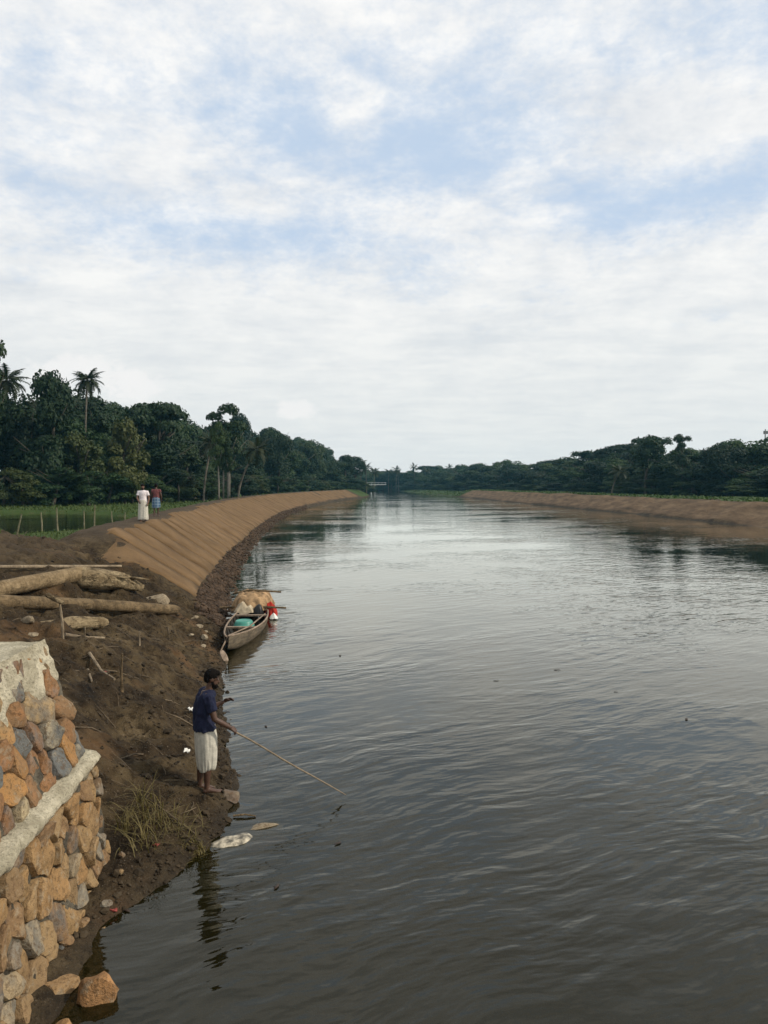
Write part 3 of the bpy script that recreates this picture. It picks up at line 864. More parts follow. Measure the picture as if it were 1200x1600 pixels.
row(RIGHT_EDGE, -1, 4.6, .013, 3.2, .78, [2, 3, 0, 2], 1.5, 'lower %s tree fronting the right wood', 'front trees of the right wood', 7.0)
row(LEFT_EDGE, 1, 2.7, .014, -.8, .34, [3, 7, 2, 3], 1.3, 'low %s bush under the left wood', 'bushes below the left wood', 4.6, 'bush', 5.0)
row(RIGHT_EDGE, -1, 4.4, .012, .2, .30, [3, 2, 2], 1.0, 'low %s bush under the right wood', 'bushes below the right wood', 5.2, 'bush', 3.6)

# the inside of the woods: leaves behind the trees that read as one mass
def wood_mass(name, edge, side, depth, n, size, label, seed):
    g = np.random.default_rng(seed); E = np.array(edge, float)
    seg = np.linalg.norm(np.diff(E, axis=0), axis=1); cum = np.concatenate([[0], np.cumsum(seg / (E[:-1, 1] + 40))])
    u = g.random(n) * cum[-1]; k = np.clip(np.searchsorted(cum, u) - 1, 0, len(seg) - 1)
    t = (u - cum[k]) / (cum[k + 1] - cum[k])
    P = E[k] + (E[k + 1] - E[k]) * t[:, None]; d = (E[k + 1] - E[k]) / seg[k][:, None]
    nr = np.stack([-d[:, 1], d[:, 0]], 1) * side
    P = P + nr * (depth * g.uniform(.75, 1.5, n) * (1 + P[:, 1] / 350))[:, None]
    pxs = 600 + 1200 * P[:, 0] / P[:, 1]
    top = 4.3 + (757 - np.interp(pxs, SKY_PX, SKY_PY)) * P[:, 1] / 1200
    z0 = H(P[:, 0], P[:, 1]); lim = .50 + .32 * vnoise(P[:, 0] * .25, P[:, 1] * .25, 5)
    z = z0 + (top - z0) * lim * g.random(n)
    nor = np.stack([-nr[:, 0], -nr[:, 1], np.full(n, .5)], 1) + g.normal(scale=.6, size=(n, 3)); nor /= np.linalg.norm(nor, axis=1)[:, None]
    tv = g.normal(size=(n, 3)); tv -= nor * (tv * nor).sum(1)[:, None]; tv /= np.linalg.norm(tv, axis=1)[:, None]
    b = np.cross(nor, tv); L = (size * g.uniform(.6, 1.4, n) * (1 + P[:, 1] / 260))[:, None]; C = np.stack([P[:, 0], P[:, 1], z], 1)
    V = np.stack([C - tv * L * .5, C + b * L * .28, C + tv * L * .5, C - b * L * .28], 1).reshape(-1, 3)
    i = np.arange(n)[:, None] * 4; F = np.concatenate([i + [[0, 1, 2]], i + [[0, 2, 3]]], 0)
    tag(link(bpy.data.objects.new(name, np_mesh(name, V, F, M['leaf_a']))), label, 'wood', None, 'stuff')
wood_mass('left_wood', [e for e in LEFT_EDGE if e[1] > 74], 1, 12, 42000, .75, 'dark leafy inside of the left wood behind its front trees', 3)
wood_mass('right_wood', [e for e in RIGHT_EDGE if e[1] > 100], -1, 12, 42000, .75, 'dark leafy inside of the right wood behind its front trees', 4)

# trees that stand out
def sky_h(px, y, py): return 4.3 + (757 - py) * y / 1200
def hero(proto, px, y, py, width, label, name='broadleaf_tree', dz=0.0):
    x = (px - 600) / 1200 * y
    return tree(proto, x, y, sky_h(px, y, py) - h1(x, y), width, label, 'tree', None, name)
hero(6, -18, 92, 522, 6.0, 'tallest dark tree, half cut off by the left edge of the photo')
hero(2, 84, 94, 585, 7.0, 'dark leafy tree just left of the palm with the upright crown')
hero(7, 128, 96, 664, 6.6, 'paler olive-green tree low in the wood above the pond')
hero(7, 196, 101, 640, 6.6, 'olive tree with thin foliage right of the palm with the upright crown')
hero(4, 250, 117, 611, 8.0, 'broad flat-topped dark tree above the two walking men')
hero(5, 357, 112, 633, 7.6, 'tall airy tree on slender pale trunks beside the leaning palm')
hero(0, 436, 190, 668, 9.0, 'big rounded dark tree right of the leaning palm')
hero(0, 488, 250, 681, 9.0, 'rounded tree stepping down towards the river bend')
hero(0, 519, 266, 713, 10, 'rounded dark tree over the far tip of the left matting')
hero(2, 541, 280, 712, 9.5, 'bushy dark tree just left of the round-headed tree by the bridge')
hero(8, 556, 292, 709, 9.5, 'round-headed tree at the end of the left wood by the bridge')
hero(1, 1010, 160, 680, 9, 'pale-topped rounded tree on the highest part of the right wood')
hero(6, 1066, 150, 676, 5.0, 'thin tree with tufts of leaves poking above the right wood')
hero(0, 1128, 140, 688, 8.5, 'wide dark tree near the right edge of the photo')

def hero_palm(px, y, py_top, lean, rz, label, scale, seed, nf=22):
    x = (px - 600) / 1200 * y
    return palm(x, y, sky_h(px, y, py_top) - h1(x, y), lean, rz, label, None, scale, nf, seed)
hero_palm(133, 102, 592, .5, 1.0, 'coconut palm with an upright crown standing clear above the left wood', .80, 1, 30)
hero_palm(6, 97, 592, .6, 0.3, 'coconut palm with drooping fronds below the tallest tree at the left edge', .95, 2, 28)
hero_palm(372, 106, 700, 2.6, 0.0, 'leaning coconut palm with a pale slanted trunk at the edge of the left wood', .80, 3)
hero_palm(318, 106, 690, 1.2, 0.2, 'small coconut palm left of the tree on pale slender trunks', .75, 4)
hero_palm(955, 150, 735, -1.6, 2.9, 'palm with a pale bent trunk against the right wood', .8, 5)
for i, (px, y, py) in enumerate([(572, 300, 729), (584, 335, 736), (563, 310, 724), (607, 470, 737), (619, 490, 733), (623, 470, 737), (648, 470, 729), (663, 485, 733), (669, 460, 735), (702, 470, 731), (733, 430, 732)]):
    x = (px - 600) / 1200 * y
    palm(x, y, sky_h(px, y, py) - h1(x, y), rg.uniform(-1, 1), rg.uniform(0, 6), 'far coconut palm in the hazy treeline where the river bends', 'far palms at the river bend', 1.15, 14, 20 + i)

for i in range(13):
    y = 505 + rg.uniform(-12, 25); px = 556 + i * 9 + rg.uniform(-3, 3); x = (px - 600) / 1200 * y
    tree(rg.choice([0, 1, 8, 3]), x, y, sky_h(px, y, rg.uniform(731, 741)) - h1(x, y), rg.uniform(10, 14), 'rounded hazy tree closing the view behind the far bridge', 'tree', 'trees behind the far bridge')
# ------------------------------------------------------------------ air
hz_m, hn = new_mat('haze')
pv = hn.n.new('ShaderNodeVolumePrincipled')
pv.inputs['Color'].default_value = (.27, .72, 1.0, 1); pv.inputs['Density'].default_value = .00016
pv.inputs['Anisotropy'].default_value = .2
ho = hn.n.new('ShaderNodeOutputMaterial'); hn.l.new(pv.outputs[0], ho.inputs['Volume'])
hb = MB().box((0, 250, 14), (600, 420, 18.5))
HAZE = tag(hb.build('haze', hz_m, None, False), kind='stuff')

# ------------------------------------------------------------------ rubble masonry wall
rg = random.Random(12)
def poly_cells(pts, x0, x1, y0, y1):
    out = []
    for i, (px, py) in enumerate(pts):
        poly = [(x0, y0), (x1, y0), (x1, y1), (x0, y1)]
        near = sorted((q for j, q in enumerate(pts) if j != i), key=lambda q: (q[0] - px) ** 2 + (q[1] - py) ** 2)[:22]
        for qx, qy in near:
            mx, my = (px + qx) / 2, (py + qy) / 2; nx, ny = qx - px, qy - py
            res = []
            for k in range(len(poly)):
                a, b = poly[k], poly[(k + 1) % len(poly)]
                da = (a[0] - mx) * nx + (a[1] - my) * ny; db = (b[0] - mx) * nx + (b[1] - my) * ny
                if da <= 0: res.append(a)
                if (da < 0) != (db < 0) and da != db:
                    t = da / (da - db); res.append((a[0] + (b[0] - a[0]) * t, a[1] + (b[1] - a[1]) * t))
            poly = res
            if len(poly) < 3: break
        if len(poly) >= 3: out.append(poly)
    return out
def scatter2(x0, x1, y0, y1, rmin, rmax, ax=1.0):
    pts = []
    for _ in range(9000):
        x, y = rg.uniform(x0, x1), rg.uniform(y0, y1); r = rg.uniform(rmin, rmax)
        if all(((x - a) * ax) ** 2 + (y - b) ** 2 > ((r + c) / 2) ** 2 for a, b, c in pts): pts.append((x, y, r))
    return [(a, b) for a, b, _ in pts]
def inset_round(poly, gap, corner):
    cx = sum(p[0] for p in poly) / len(poly); cy = sum(p[1] for p in poly) / len(poly)
    R_ = math.sqrt(max(1e-6, sum((p[0] - cx) ** 2 + (p[1] - cy) ** 2 for p in poly) / len(poly)))
    f = max(.3, 1 - gap / R_)
    poly = [(cx + (x - cx) * f, cy + (y - cy) * f) for x, y in poly]
    # drop very short edges, then cut the corners twice
    q = []
    for i, p in enumerate(poly):
        b = poly[(i + 1) % len(poly)]
        if math.hypot(b[0] - p[0], b[1] - p[1]) > .03: q.append(p)
    if len(q) < 3: q = poly
    for it in range(2):
        r = []
        c = corner if it == 0 else .25
        for i, p in enumerate(q):
            b = q[(i + 1) % len(q)]
            L_ = math.hypot(b[0] - p[0], b[1] - p[1])
            r.append((p[0] + (b[0] - p[0]) * c, p[1] + (b[1] - p[1]) * c))
            if it == 0 and L_ > .12: r.append(((p[0] + b[0]) / 2 + rg.uniform(-.012, .012), (p[1] + b[1]) / 2 + rg.uniform(-.012, .012)))
            r.append((b[0] + (p[0] - b[0]) * c, b[1] + (p[1] - b[1]) * c))
        if it == 1 and len(q) > 12: break
        q = r
    j = [(x + rg.uniform(-.006, .006), y + rg.uniform(-.006, .006)) for x, y in q]
    return j, (cx, cy), R_
WALL = empty('stone_wall', (-3.3, 6.2, 0), 0, 'battered rubble stone retaining wall with a pale mortar ledge halfway up', 'retaining wall')
def child(o, parent):
    o.parent = parent; o.matrix_parent_inverse = Matrix.Translation(-parent.location); return o
def wall_stones(P0, u, nrm, y0, y1, s0, s1, rmin, rmax, mat, hgt, ax=1.0):
    ydir = Vector((0, 1, 0))
    cells = poly_cells(scatter2(y0, y1, s0, s1, rmin, rmax, ax), y0, y1, s0, s1)
    for poly in cells:
        ring, c, R_ = inset_round(poly, rg.uniform(.003, .014), rg.uniform(.10, .22))
        n = len(ring); hh = hgt(c) * rg.uniform(.55, 1.5)
        tx, ty = rg.uniform(-.6, .6), rg.uniform(-.6, .6)
        # a flat broken face that leans, with a ridge
        ra = rg.uniform(0, 6.28); rx, ry = math.cos(ra), math.sin(ra); rk = rg.uniform(-.2, .55)
        def top(x, y, f):
            dx, dy = x - c[0], y - c[1]
            e = abs(dx * rx + dy * ry)
            return hh * f + (dx * tx + dy * ty) * .5 * f - e * rk * f + .018 * f * mnoise.noise(Vector((x * 14, y * 14, ra)))
        lv = []
        for sc, f, dep in ((1.0, 0, -.10), (1.0, .42, 0), (.955, .86, 0), (.82, 1.0, 0), (.45, 1.02, 0)):
            lv.append([(c[0] + (x - c[0]) * sc, c[1] + (y - c[1]) * sc, dep if f == 0 else max(.004, top(c[0] + (x - c[0]) * sc, c[1] + (y - c[1]) * sc, f))) for x, y in ring])
        lv = lv[:]
        vs = [p for r in lv for p in r] + [(c[0], c[1], top(c[0], c[1], 1.08))]
        fs = []
        for i in range(len(lv) - 1):
            for k in range(n):
                k2 = (k + 1) % n
                fs.append((i * n + k, i * n + k2, (i + 1) * n + k2, (i + 1) * n + k))
        m_ = (len(lv) - 1) * n
        for k in range(n): fs.append((m_ + k, m_ + (k + 1) % n, len(vs) - 1))
        org = P0 + ydir * c[0] + u * c[1]
        wv = [ydir * (a - c[0]) + u * (b - c[1]) + nrm * d for a, b, d in vs]
        o = mesh_obj('stone', wv, [f[::-1] for f in fs] if ydir.cross(u).dot(nrm) < 0 else fs, mat, None)
        o.data.set_sharp_from_angle(angle=R(38))
        o.location = org; child(o, WALL)
def frame(b, t):
    u = (Vector((t[0], 0, t[1])) - Vector((b[0], 0, b[1]))); L = u.length; u.normalize()
    return Vector((b[0], 0, b[1])), u, Vector((u.z, 0, -u.x)), L
LOb, LOt, UPb, UPt = (-3.02, -.12), (-3.20, 1.24), (-3.30, 1.36), (-3.72, 2.58)
P, u, nrm, L = frame(LOb, LOt)
wall_stones(P, u, nrm, 4.0, 8.34, .02, L - .01, .15, .37, M['stone_lo'], lambda c: .05, 1.15)
P, u, nrm, L = frame(UPb, UPt)
wall_stones(P, u, nrm, 4.2, 8.30, .0, L - .02, .16, .44, M['stone_up'], lambda c: .058 - .03 * float(sst(c[1], .7, 1.1)), 1.2)
# mortar core behind the stones
def grid_face(mb, P, u, nrm, y0, y1, s0, s1, off, amp, step=.05, seed=0, f=None):
    ny = max(1, int((y1 - y0) / step)); ns = max(1, int((s1 - s0) / step)); b = []
    for i in range(ny + 1):
        for j in range(ns + 1):
            y = y0 + (y1 - y0) * i / ny; s = s0 + (s1 - s0) * j / ns
            o = off + amp * mnoise.noise(Vector((y * 7, s * 7, seed))) + amp * .6 * mnoise.noise(Vector((y * 19, s * 19, seed + 5)))
            if f: o += f(y, s)
            b.append(P + Vector((0, y, 0)) + u * s + nrm * o)
    fs = [(i * (ns + 1) + j, (i + 1) * (ns + 1) + j, (i + 1) * (ns + 1) + j + 1, i * (ns + 1) + j + 1) for i in range(ny) for j in range(ns)]
    mb.add(b, fs)
def smear(y, s): return .050 * float(sst(mnoise.noise(Vector((y * 2.6, s * 2.6, 17))) + .5 * mnoise.noise(Vector((y * 7, s * 7, 3))), .05, .45))
mb = MB()
P, u, nrm, L = frame(LOb, LOt); grid_face(mb, P, u, nrm, 2.0, 8.36, -.25, L, -.028, .02, .05, 1, smear)
P, u, nrm, L = frame(UPb, UPt); grid_face(mb, P, u, nrm, 2.0, 8.34, -.05, L, -.028, .02, .05, 2, smear)
prof = [(-3.02, -.35), (-3.22, 1.24), (-3.33, 1.36), (-3.75, 2.56), (-4.7, 2.56), (-4.7, -.35)]
mb.add([(x, 8.33, z) for x, z in prof], [tuple(range(len(prof)))])
mb.add([(x, 2.0, z) for x, z in prof], [tuple(range(len(prof)))[::-1]])
child(mb.build('mortar', M['mortar']), WALL)
# the coat of lime mortar on the top and over the upper edge
mb = MB()
P = Vector((-4.72, 0, 2.555)); grid_face(mb, P, Vector((1, 0, 0)), Vector((0, 0, 1)), 2.0, 8.36, 0, .985, .03, .016, .05, 7)
P, u, nrm, L = frame(UPb, UPt)
def coat(y, s):
    t = float(sst(s + .34 * mnoise.noise(Vector((y * 1.7, 3, 1))) + .20 * mnoise.noise(Vector((y * 6, s * 6, 4))), L - .75, L - .30))
    return -.06 + .098 * t + .045 * mnoise.noise(Vector((y * 9, s * 9, 8))) * t
grid_face(mb, P, u, nrm, 2.0, 8.34, L - 1.0, L + .03, 0, .006, .03, 9, coat)
child(mb.build('mortar_coat', M['plaster']), WALL)
# the ledge
mb = MB(); rings = []
sec = [(-3.42, 1.23), (-3.19, 1.24), (-3.145, 1.255), (-3.13, 1.285), (-3.132, 1.325), (-3.17, 1.362), (-3.27, 1.385), (-3.36, 1.40), (-3.46, 1.40)]
for i in range(140):
    y = 2.0 + 6.38 * i / 139
    rings.append([Vector((x + .028 * mnoise.noise(Vector((y * 3.1, k * 1.3, 0))) + .02 * mnoise.noise(Vector((y * 11, k * 2.1, 3))), y,
                          z + .016 * mnoise.noise(Vector((y * 2.6, k * 1.1, 7))) + .010 * mnoise.noise(Vector((y * 14, k * 2, 2))) + (-.09 * max(0, mnoise.noise(Vector((y * 4.5, 9, k * .2)))) if k in (1, 2) else 0))) for k, (x, z) in enumerate(sec)])
mb.loft(rings)
child(mb.build('ledge', M['plaster']), WALL)

WALL.location.x += .147; WALL.rotation_euler.z = R(4)          # the wall runs slightly aslant to the river

# ------------------------------------------------------------------ loose stones
def rock(name, x, y, z, size, seed, mat, label, cat='rock', group=None, sq=1.0, rz=0.0, sub=3):
    bm_ = bmesh.new(); bmesh.ops.create_icosphere(bm_, subdivisions=sub, radius=1)
    rr = random.Random(seed); pl = []
    for _ in range(11):
        d = Vector((rr.gauss(0, 1), rr.gauss(0, 1), rr.gauss(0, 1))).normalized(); pl.append((d, rr.uniform(.50, .86)))
    for v in bm_.verts:
        c = v.co.copy()
        for d, k in pl:                                      # cut flat facets
            e = c.dot(d) - k
            if e > 0: c -= d * e * .96
        c *= 1 + .16 * mnoise.noise(c * 1.7 + Vector((seed, 0, 0))) + .07 * mnoise.noise(c * 4.5 + Vector((0, seed, 0)))
        v.co = Vector((c.x * size[0], c.y * size[1], c.z * size[2]))
    me = bpy.data.meshes.new(name); bm_.to_mesh(me); bm_.free(); me.shade_smooth(); me.set_sharp_from_angle(angle=R(24)); me.materials.append(mat)
    o = link(bpy.data.objects.new(name, me)); o.location = (x, y, z); o.rotation_euler = (0, 0, rz)
    return tag(o, label, cat, group)
M['rock_o'] = stone_material('ochre_rock', [(0, BRN), (.5, (.30, .16, .065)), (1, TAN)], 0)
M['rock_p'] = stone_material('pale_rock', [(0, (.20, .155, .098)), (1, (.29, .24, .165))], 0)
M['rock_d'] = stone_material('muddy_rock', [(0, (.12, .09, .065)), (1, (.19, .14, .10))], 0)
rock('rock', -2.39, 6.30, .03, (.19, .17, .19), 3, M['rock_o'], 'squarish orange-brown rock standing in the water off the wall', rz=.3)
rock('rock', -2.80, 6.36, .03, (.22, .14, .12), 8, M['rock_o'], 'long brown rock lying half in mud at the wall foot', rz=.7)
rock('rock', -2.56, 5.93, -.02, (.14, .11, .08), 9, M['rock_o'], 'brown rock at the bottom edge barely above the water', rz=.2)
rock('rock', -2.12, 10.26, .07, (.20, .15, .12), 14, M['rock_d'], 'muddy rock at the water edge beside the feet of the man with the stick', rz=.5)
rock('rock', -3.33, 9.55, .45, (.09, .07, .06), 15, M['rock_p'], 'small pale stone on the mud above the grass clump', rz=.5)
rock('boulder', -6.05, 20.1, 1.22, (.40, .26, .25), 21, M['rock_p'], 'pale squarish boulder behind the end of the long log', rz=.1)
rock('rock', -1.55, 9.50, -.060, (.38, .22, .09), 23, M['rock_p'], 'pale stone under the water off the bank, beside the sack', rz=.3)
rock('rock', -1.44, 9.16, -.050, (.32, .12, .075), 26, M['rock_o'], 'long orange stone just under the water beside the sack', rz=.25)
rock('rock', -2.05, 11.7, -.080, (.30, .18, .075), 24, M['rock_o'], 'flat tan stone under the water right of the man with the stick', rz=.2)
for i, (x, y, s) in enumerate([(-2.78, 7.55, .06), (-2.86, 7.15, .07), (-2.72, 7.3, .045), (-2.80, 8.0, .05), (-2.9, 6.85, .08), (-2.88, 8.3, .05)]):
    rock('stone', x, y, h1(x, y) + s * .3, (s * 1.3, s, s * .7), 40 + i, M['stone_lo'], 'small loose stone in the mud at the foot of the wall', 'stone', 'loose stones at the wall foot', rz=i, sub=2)
for i, (x, y, s) in enumerate([(-5.0, 20.6, .11), (-4.75, 20.2, .08), (-4.6, 19.5, .12), (-4.9, 19.4, .07), (-5.2, 21.0, .10), (-4.5, 19.0, .08), (-6.6, 14.2, .12), (-6.4, 13.9, .10)]):
    rock('stone', x, y, h1(x, y) + s * .3, (s * 1.3, s, s * .7), 60 + i, M['rock_p'], 'pale stone lying in the mud around the end of the long log', 'stone', 'pale stones near the long log', rz=i, sub=2)

# ------------------------------------------------------------------ logs and sticks on the bank
def log_thing(name, pts, radii, mat, label, seed, cat='log', n=14, wob=.08, parts=None):
    P_ = [Vector(p) for p in pts]; fine = []; rf = []
    for i in range(len(P_) - 1):
        k = 8
        for j in range(k):
            t = j / k; fine.append(P_[i].lerp(P_[i + 1], t)); rf.append((radii[i] + (radii[i + 1] - radii[i]) * t) * (1 + rg.uniform(-.015, .015)))
    fine.append(P_[-1]); rf.append(radii[-1])
    m_ = MB().tube(fine, rf, n, True, wob, seed)
    if cat == 'log':
        rr_ = random.Random(seed); dl = (fine[-1] - fine[-2]).normalized()
        for v in m_.v[-n:]: v += dl * rr_.uniform(-.10, .07)
        big_ = max(radii)
        for v in m_.v: v += Vector((0, 0, 1)) * big_ * (.14 if name == 'log' and seed == 34 else .03) * mnoise.noise(v * 2.2) + Vector((1, -.5, 0)) * big_ * (.14 if name == 'log' and seed == 34 else .03) * mnoise.noise(v * 1.7 + Vector((5, 0, 0)))
    o = m_.build(name, mat); o.data.set_sharp_from_angle(angle=R(50))
    return tag(o, label, cat)
log_thing('palm_log', [(-9.2, 12.6, 2.33), (-7.5, 15.0, 2.00), (-6.4, 17.7, 1.50), (-5.45, 20.1, 1.00)], [.14, .138, .135, .13], M['log_dark'], 'long brown palm log lying down the mud bank, nearest of the logs', 31)
log_thing('log', [(-9.0, 13.8, 1.98), (-8.0, 16.0, 2.12), (-7.35, 18.6, 2.14)], [.165, .175, .185], M['log'], 'thick pale log propped up behind the long palm log', 32)
log_thing('pole', [(-10.6, 15.5, 2.50), (-9.1, 18.2, 2.34), (-8.4, 19.6, 2.20), (-7.35, 21.4, 2.02)], [.05, .048, .045, .035], M['stick'], 'thin grey pole lying above the logs', 33, 'pole', 8)
log_thing('log', [(-6.55, 14.3, 1.60), (-6.1, 15.0, 1.58), (-5.7, 15.5, 1.50)], [.11, .14, .12], M['driftwood'], 'short yellowish log end showing under the long palm log', 34)
# split stump: a torn end with splinters
st = empty('split_stump', (-6.9, 18.9, 1.75), 0, 'splintered broken stump piece at the end of the thick pale log', 'stump')
mb = MB(); rr = random.Random(4)
mb.tube([(-7.45, 18.35, 2.10), (-7.3, 18.5, 2.06), (-7.0, 18.85, 1.98), (-6.6, 19.2, 1.86), (-6.15, 19.5, 1.66)], [.16, .23, .24, .20, .08], 12, True, .5, 3)
child(mb.build('wood_body', M['driftwood']), st)
for k in range(9):
    a = Vector((-7.2 + .1 * k, 18.5 + .1 * k, 2.08 - .03 * k + rr.uniform(-.05, .12))); d = Vector((rr.uniform(.2, .5), rr.uniform(-.1, .2), rr.uniform(-.12, .10)))
    child(MB().tube([a, a + d * .5, a + d], [.05, .04, .012], 5, True, .4, k).build('splinter', M['driftwood']), st)
def stick(pts, r, label, cat='stick', mat='stick', name='stick', seed=0):
    return log_thing(name, pts, [r * (1 - .35 * i / (len(pts) - 1)) for i in range(len(pts))], M[mat], label, seed, cat, 7, .18)
def up(x, y, dz=0.0): return (x, y, h1(x, y) + dz)
stick([up(-5.72, 13.6, -.1), up(-5.73, 13.6, .30), up(-5.76, 13.58, .62)], .028, 'upright stick standing in the mud beyond the wall top', seed=1)
stick([(-5.95, 13.5, 2.36), (-5.80, 13.5, 2.27), (-5.66, 13.5, 2.20)], .05, 'pale splinter of wood caught on the upright stick by the long log', 'wood splinter', 'driftwood', 'wood_splinter', 7)
stick([up(-5.75, 13.75, .05), up(-5.50, 14.1, .09), up(-5.28, 14.4, .12)], .035, 'short pale stick lying beside the upright stick', seed=2)
stick([up(-4.18, 12.15, -.1), up(-4.19, 12.15, .35), up(-4.17, 12.15, .62)], .026, 'brown stake planted in the mud between wall and boat', 'stake', 'log_dark', 'stake', 3)
stick([up(-4.9, 15.3, -.1), up(-4.9, 15.3, .28)], .018, 'short thin peg in the mud below the long log', 'peg', 'stick', 'peg', 4)
stick([up(-5.5, 14.0, -.1), up(-5.48, 14.0, .2)], .014, 'tiny peg in the mud near the short pale stick', 'peg', 'stick', 'peg', 5)
stick([up(-5.1, 13.2, .03), up(-4.75, 12.8, .03), up(-4.35, 12.3, .05)], .03, 'slanting stick half sunk in the mud above the brown stake', seed=6)
stick([up(-4.9, 12.6, .03), up(-4.6, 12.0, .03)], .025, 'short stick lying in the mud left of the brown stake', seed=8)
stick([(-1.95, 9.78, .02), (-1.80, 9.80, .03), (-1.66, 9.79, .012)], .014, 'reddish broken twig at the water edge near the muddy rock', 'twig', 'log_dark', 'twig', 9)

# ------------------------------------------------------------------ litter
M['sackm'] = plain('wet_sack', (.27, .24, .18), .6, .75, 13, .9, .4, .03)
M['white'] = plain('white_plastic', (.66, .65, .60), .6, .15, 8, .6, .3, .02)
M['red'] = plain('red_plastic', (.22, .045, .035), .6, .2, 8, .3)
def scrap(name, x, y, z, s, mat, label, cat, seed, flat=.35):
    rr = random.Random(seed); vs = []; fs = []; n = 5
    for i in range(n + 1):
        for j in range(n + 1):
            vs.append(((i / n - .5) * s * rr.uniform(.9, 1.1), (j / n - .5) * s * .7 * rr.uniform(.9, 1.1), s * flat * rr.random()))
    fs = [(i * (n + 1) + j, (i + 1) * (n + 1) + j, (i + 1) * (n + 1) + j + 1, i * (n + 1) + j + 1) for i in range(n) for j in range(n)]
    o = mesh_obj(name, vs, fs, mat); md = o.modifiers.new('thick', 'SOLIDIFY'); md.thickness = .006
    o.location = (x, y, z); o.rotation_euler = (rr.uniform(-.3, .3), rr.uniform(-.3, .3), rr.uniform(0, 6))
    return tag(o, label, cat)
scrap('plastic_scrap', -3.30, 13.1, h1(-3.3, 13.1) + .03, .12, M['white'], 'white plastic scrap on the mud behind the head of the man with the stick', 'litter', 1, .6)
scrap('plastic_scrap', -2.80, 10.75, h1(-2.8, 10.75) + .03, .11, M['white'], 'white plastic scrap on the mud behind the knees of the man with the stick', 'litter', 2, .6)
scrap('plastic_scrap', -2.60, 8.62, h1(-2.6, 8.62) + .01, .07, M['red'], 'small red scrap in the mud below the grass clump', 'litter', 3)
scrap('plastic_scrap', -5.95, 13.55, h1(-5.95, 13.55) + .03, .12, M['red'], 'small red scrap beside the upright stick beyond the wall', 'litter', 4)
scrap('plastic_scrap', -2.72, 7.55, .03, .09, M['red'], 'reddish scrap at the waterline below the wall', 'litter', 5)
scrap('plastic_scrap', -4.65, 12.75, h1(-4.65, 12.75) + .03, .10, M['red'], 'faded red scrap by the slanting stick', 'litter', 6)
# the wet sack at the water edge
mb = MB(); rings = []
for i in range(22):
    t = i / 21; ring = []
    r = .185 * math.sin(math.pi * min(1, .10 + t * .88)) ** .6 * (1 if t < .55 else max(.12, 1 - (t - .55) * 2.4))
    for k in range(16):
        a = 2 * math.pi * k / 16
        w_ = 1 + .22 * mnoise.noise(Vector((t * 6, math.cos(a) * 2, math.sin(a) * 2)))
        ring.append(Vector((-2.06 + .68 * t, 9.04 + .26 * t + r * w_ * math.cos(a), -.03 - .035 * t + r * .45 * w_ * math.sin(a))))
    rings.append(ring)
tag(MB().loft(rings).build('sack', M['sackm']), 'wet whitish sack trailing into the water below the grass clump', 'sack')

# twigs, straw and dead leaves on the mud, more than anyone would count
mb = MB(); pts = []
while len(pts) < 240:
    y = rg.uniform(7.5, 24); d = abs(rg.gauss(0, 2.6)) + .12; x = float(SL(y)) - d
    if y < 9 and x < -3: continue
    if d > .8 and y + .45 * (x + 6.1) > 23.6: continue
    pts.append((x, y))
zs = H(np.array(pts)[:, 0], np.array(pts)[:, 1])
for (x, y), z in zip(pts, zs):
    L_ = rg.uniform(.06, .34) if rg.random() < .9 else rg.uniform(.4, .8); a = rg.uniform(0, 6.28); r_ = rg.uniform(.003, .008) * (1.6 if L_ > .35 else 1)
    p0 = Vector((x, y, z + .012)); x2, y2 = x + math.cos(a) * L_, y + math.sin(a) * L_
    p2 = Vector((x2, y2, max(h1(x2, y2), 0) + .015 + rg.random() * .02)); p1 = (p0 + p2) / 2 + Vector((rg.uniform(-.03, .03), rg.uniform(-.03, .03), rg.uniform(0, .03)))
    p1.z = max(p1.z, h1(p1.x, p1.y) + .012)
    mb.tube([p0, p1, p2], [r_, r_, r_ * .6], 4, False)
M['twig'] = bark_material('dark_twigs', (.06, .046, .03), (.15, .115, .075))
tag(mb.build('twigs', M['twig']), 'dry twigs and straw scattered over the muddy bank', 'twigs', None, 'stuff')
# ------------------------------------------------------------------ grass
M['dry_grass'] = leaf_material('dry_grass', (.045, .038, .013), (.12, .095, .032), (.28, .22, .10))
M['field_grass'] = leaf_material('field_grass', (.018, .042, .008), (.042, .078, .014), (.075, .095, .026))
def blades(name, spots, mat, label, cat=None):
    g = np.random.default_rng(9); V = []; F = []
    for (x, y, z, L, wd) in spots:
        a = g.uniform(0, 6.28); lean = g.uniform(.2, 1.1) if name == 'field_grass' else g.uniform(.5, 1.5); dx, dy = math.cos(a), math.sin(a); px_, py_ = -dy * wd, dx * wd
        b = len(V); ks = (0, .4, .75, 1)
        for t in ks[:-1]:
            ox = lean * L * t * t; oz = L * (t - .42 * lean * t * t); w_ = 1 - t * .6
            V.append((x + dx * ox - px_ * w_, y + dy * ox - py_ * w_, z + oz)); V.append((x + dx * ox + px_ * w_, y + dy * ox + py_ * w_, z + oz))
        ox = lean * L; V.append((x + dx * ox, y + dy * ox, z + L * (1 - .42 * lean)))
        F += [(b, b + 1, b + 3), (b, b + 3, b + 2), (b + 2, b + 3, b + 5), (b + 2, b + 5, b + 4), (b + 4, b + 5, b + 6)]
    o = link(bpy.data.objects.new(name, np_mesh(name, V, F, mat)))
    return tag(o, label, cat, None, 'stuff')
sp = []
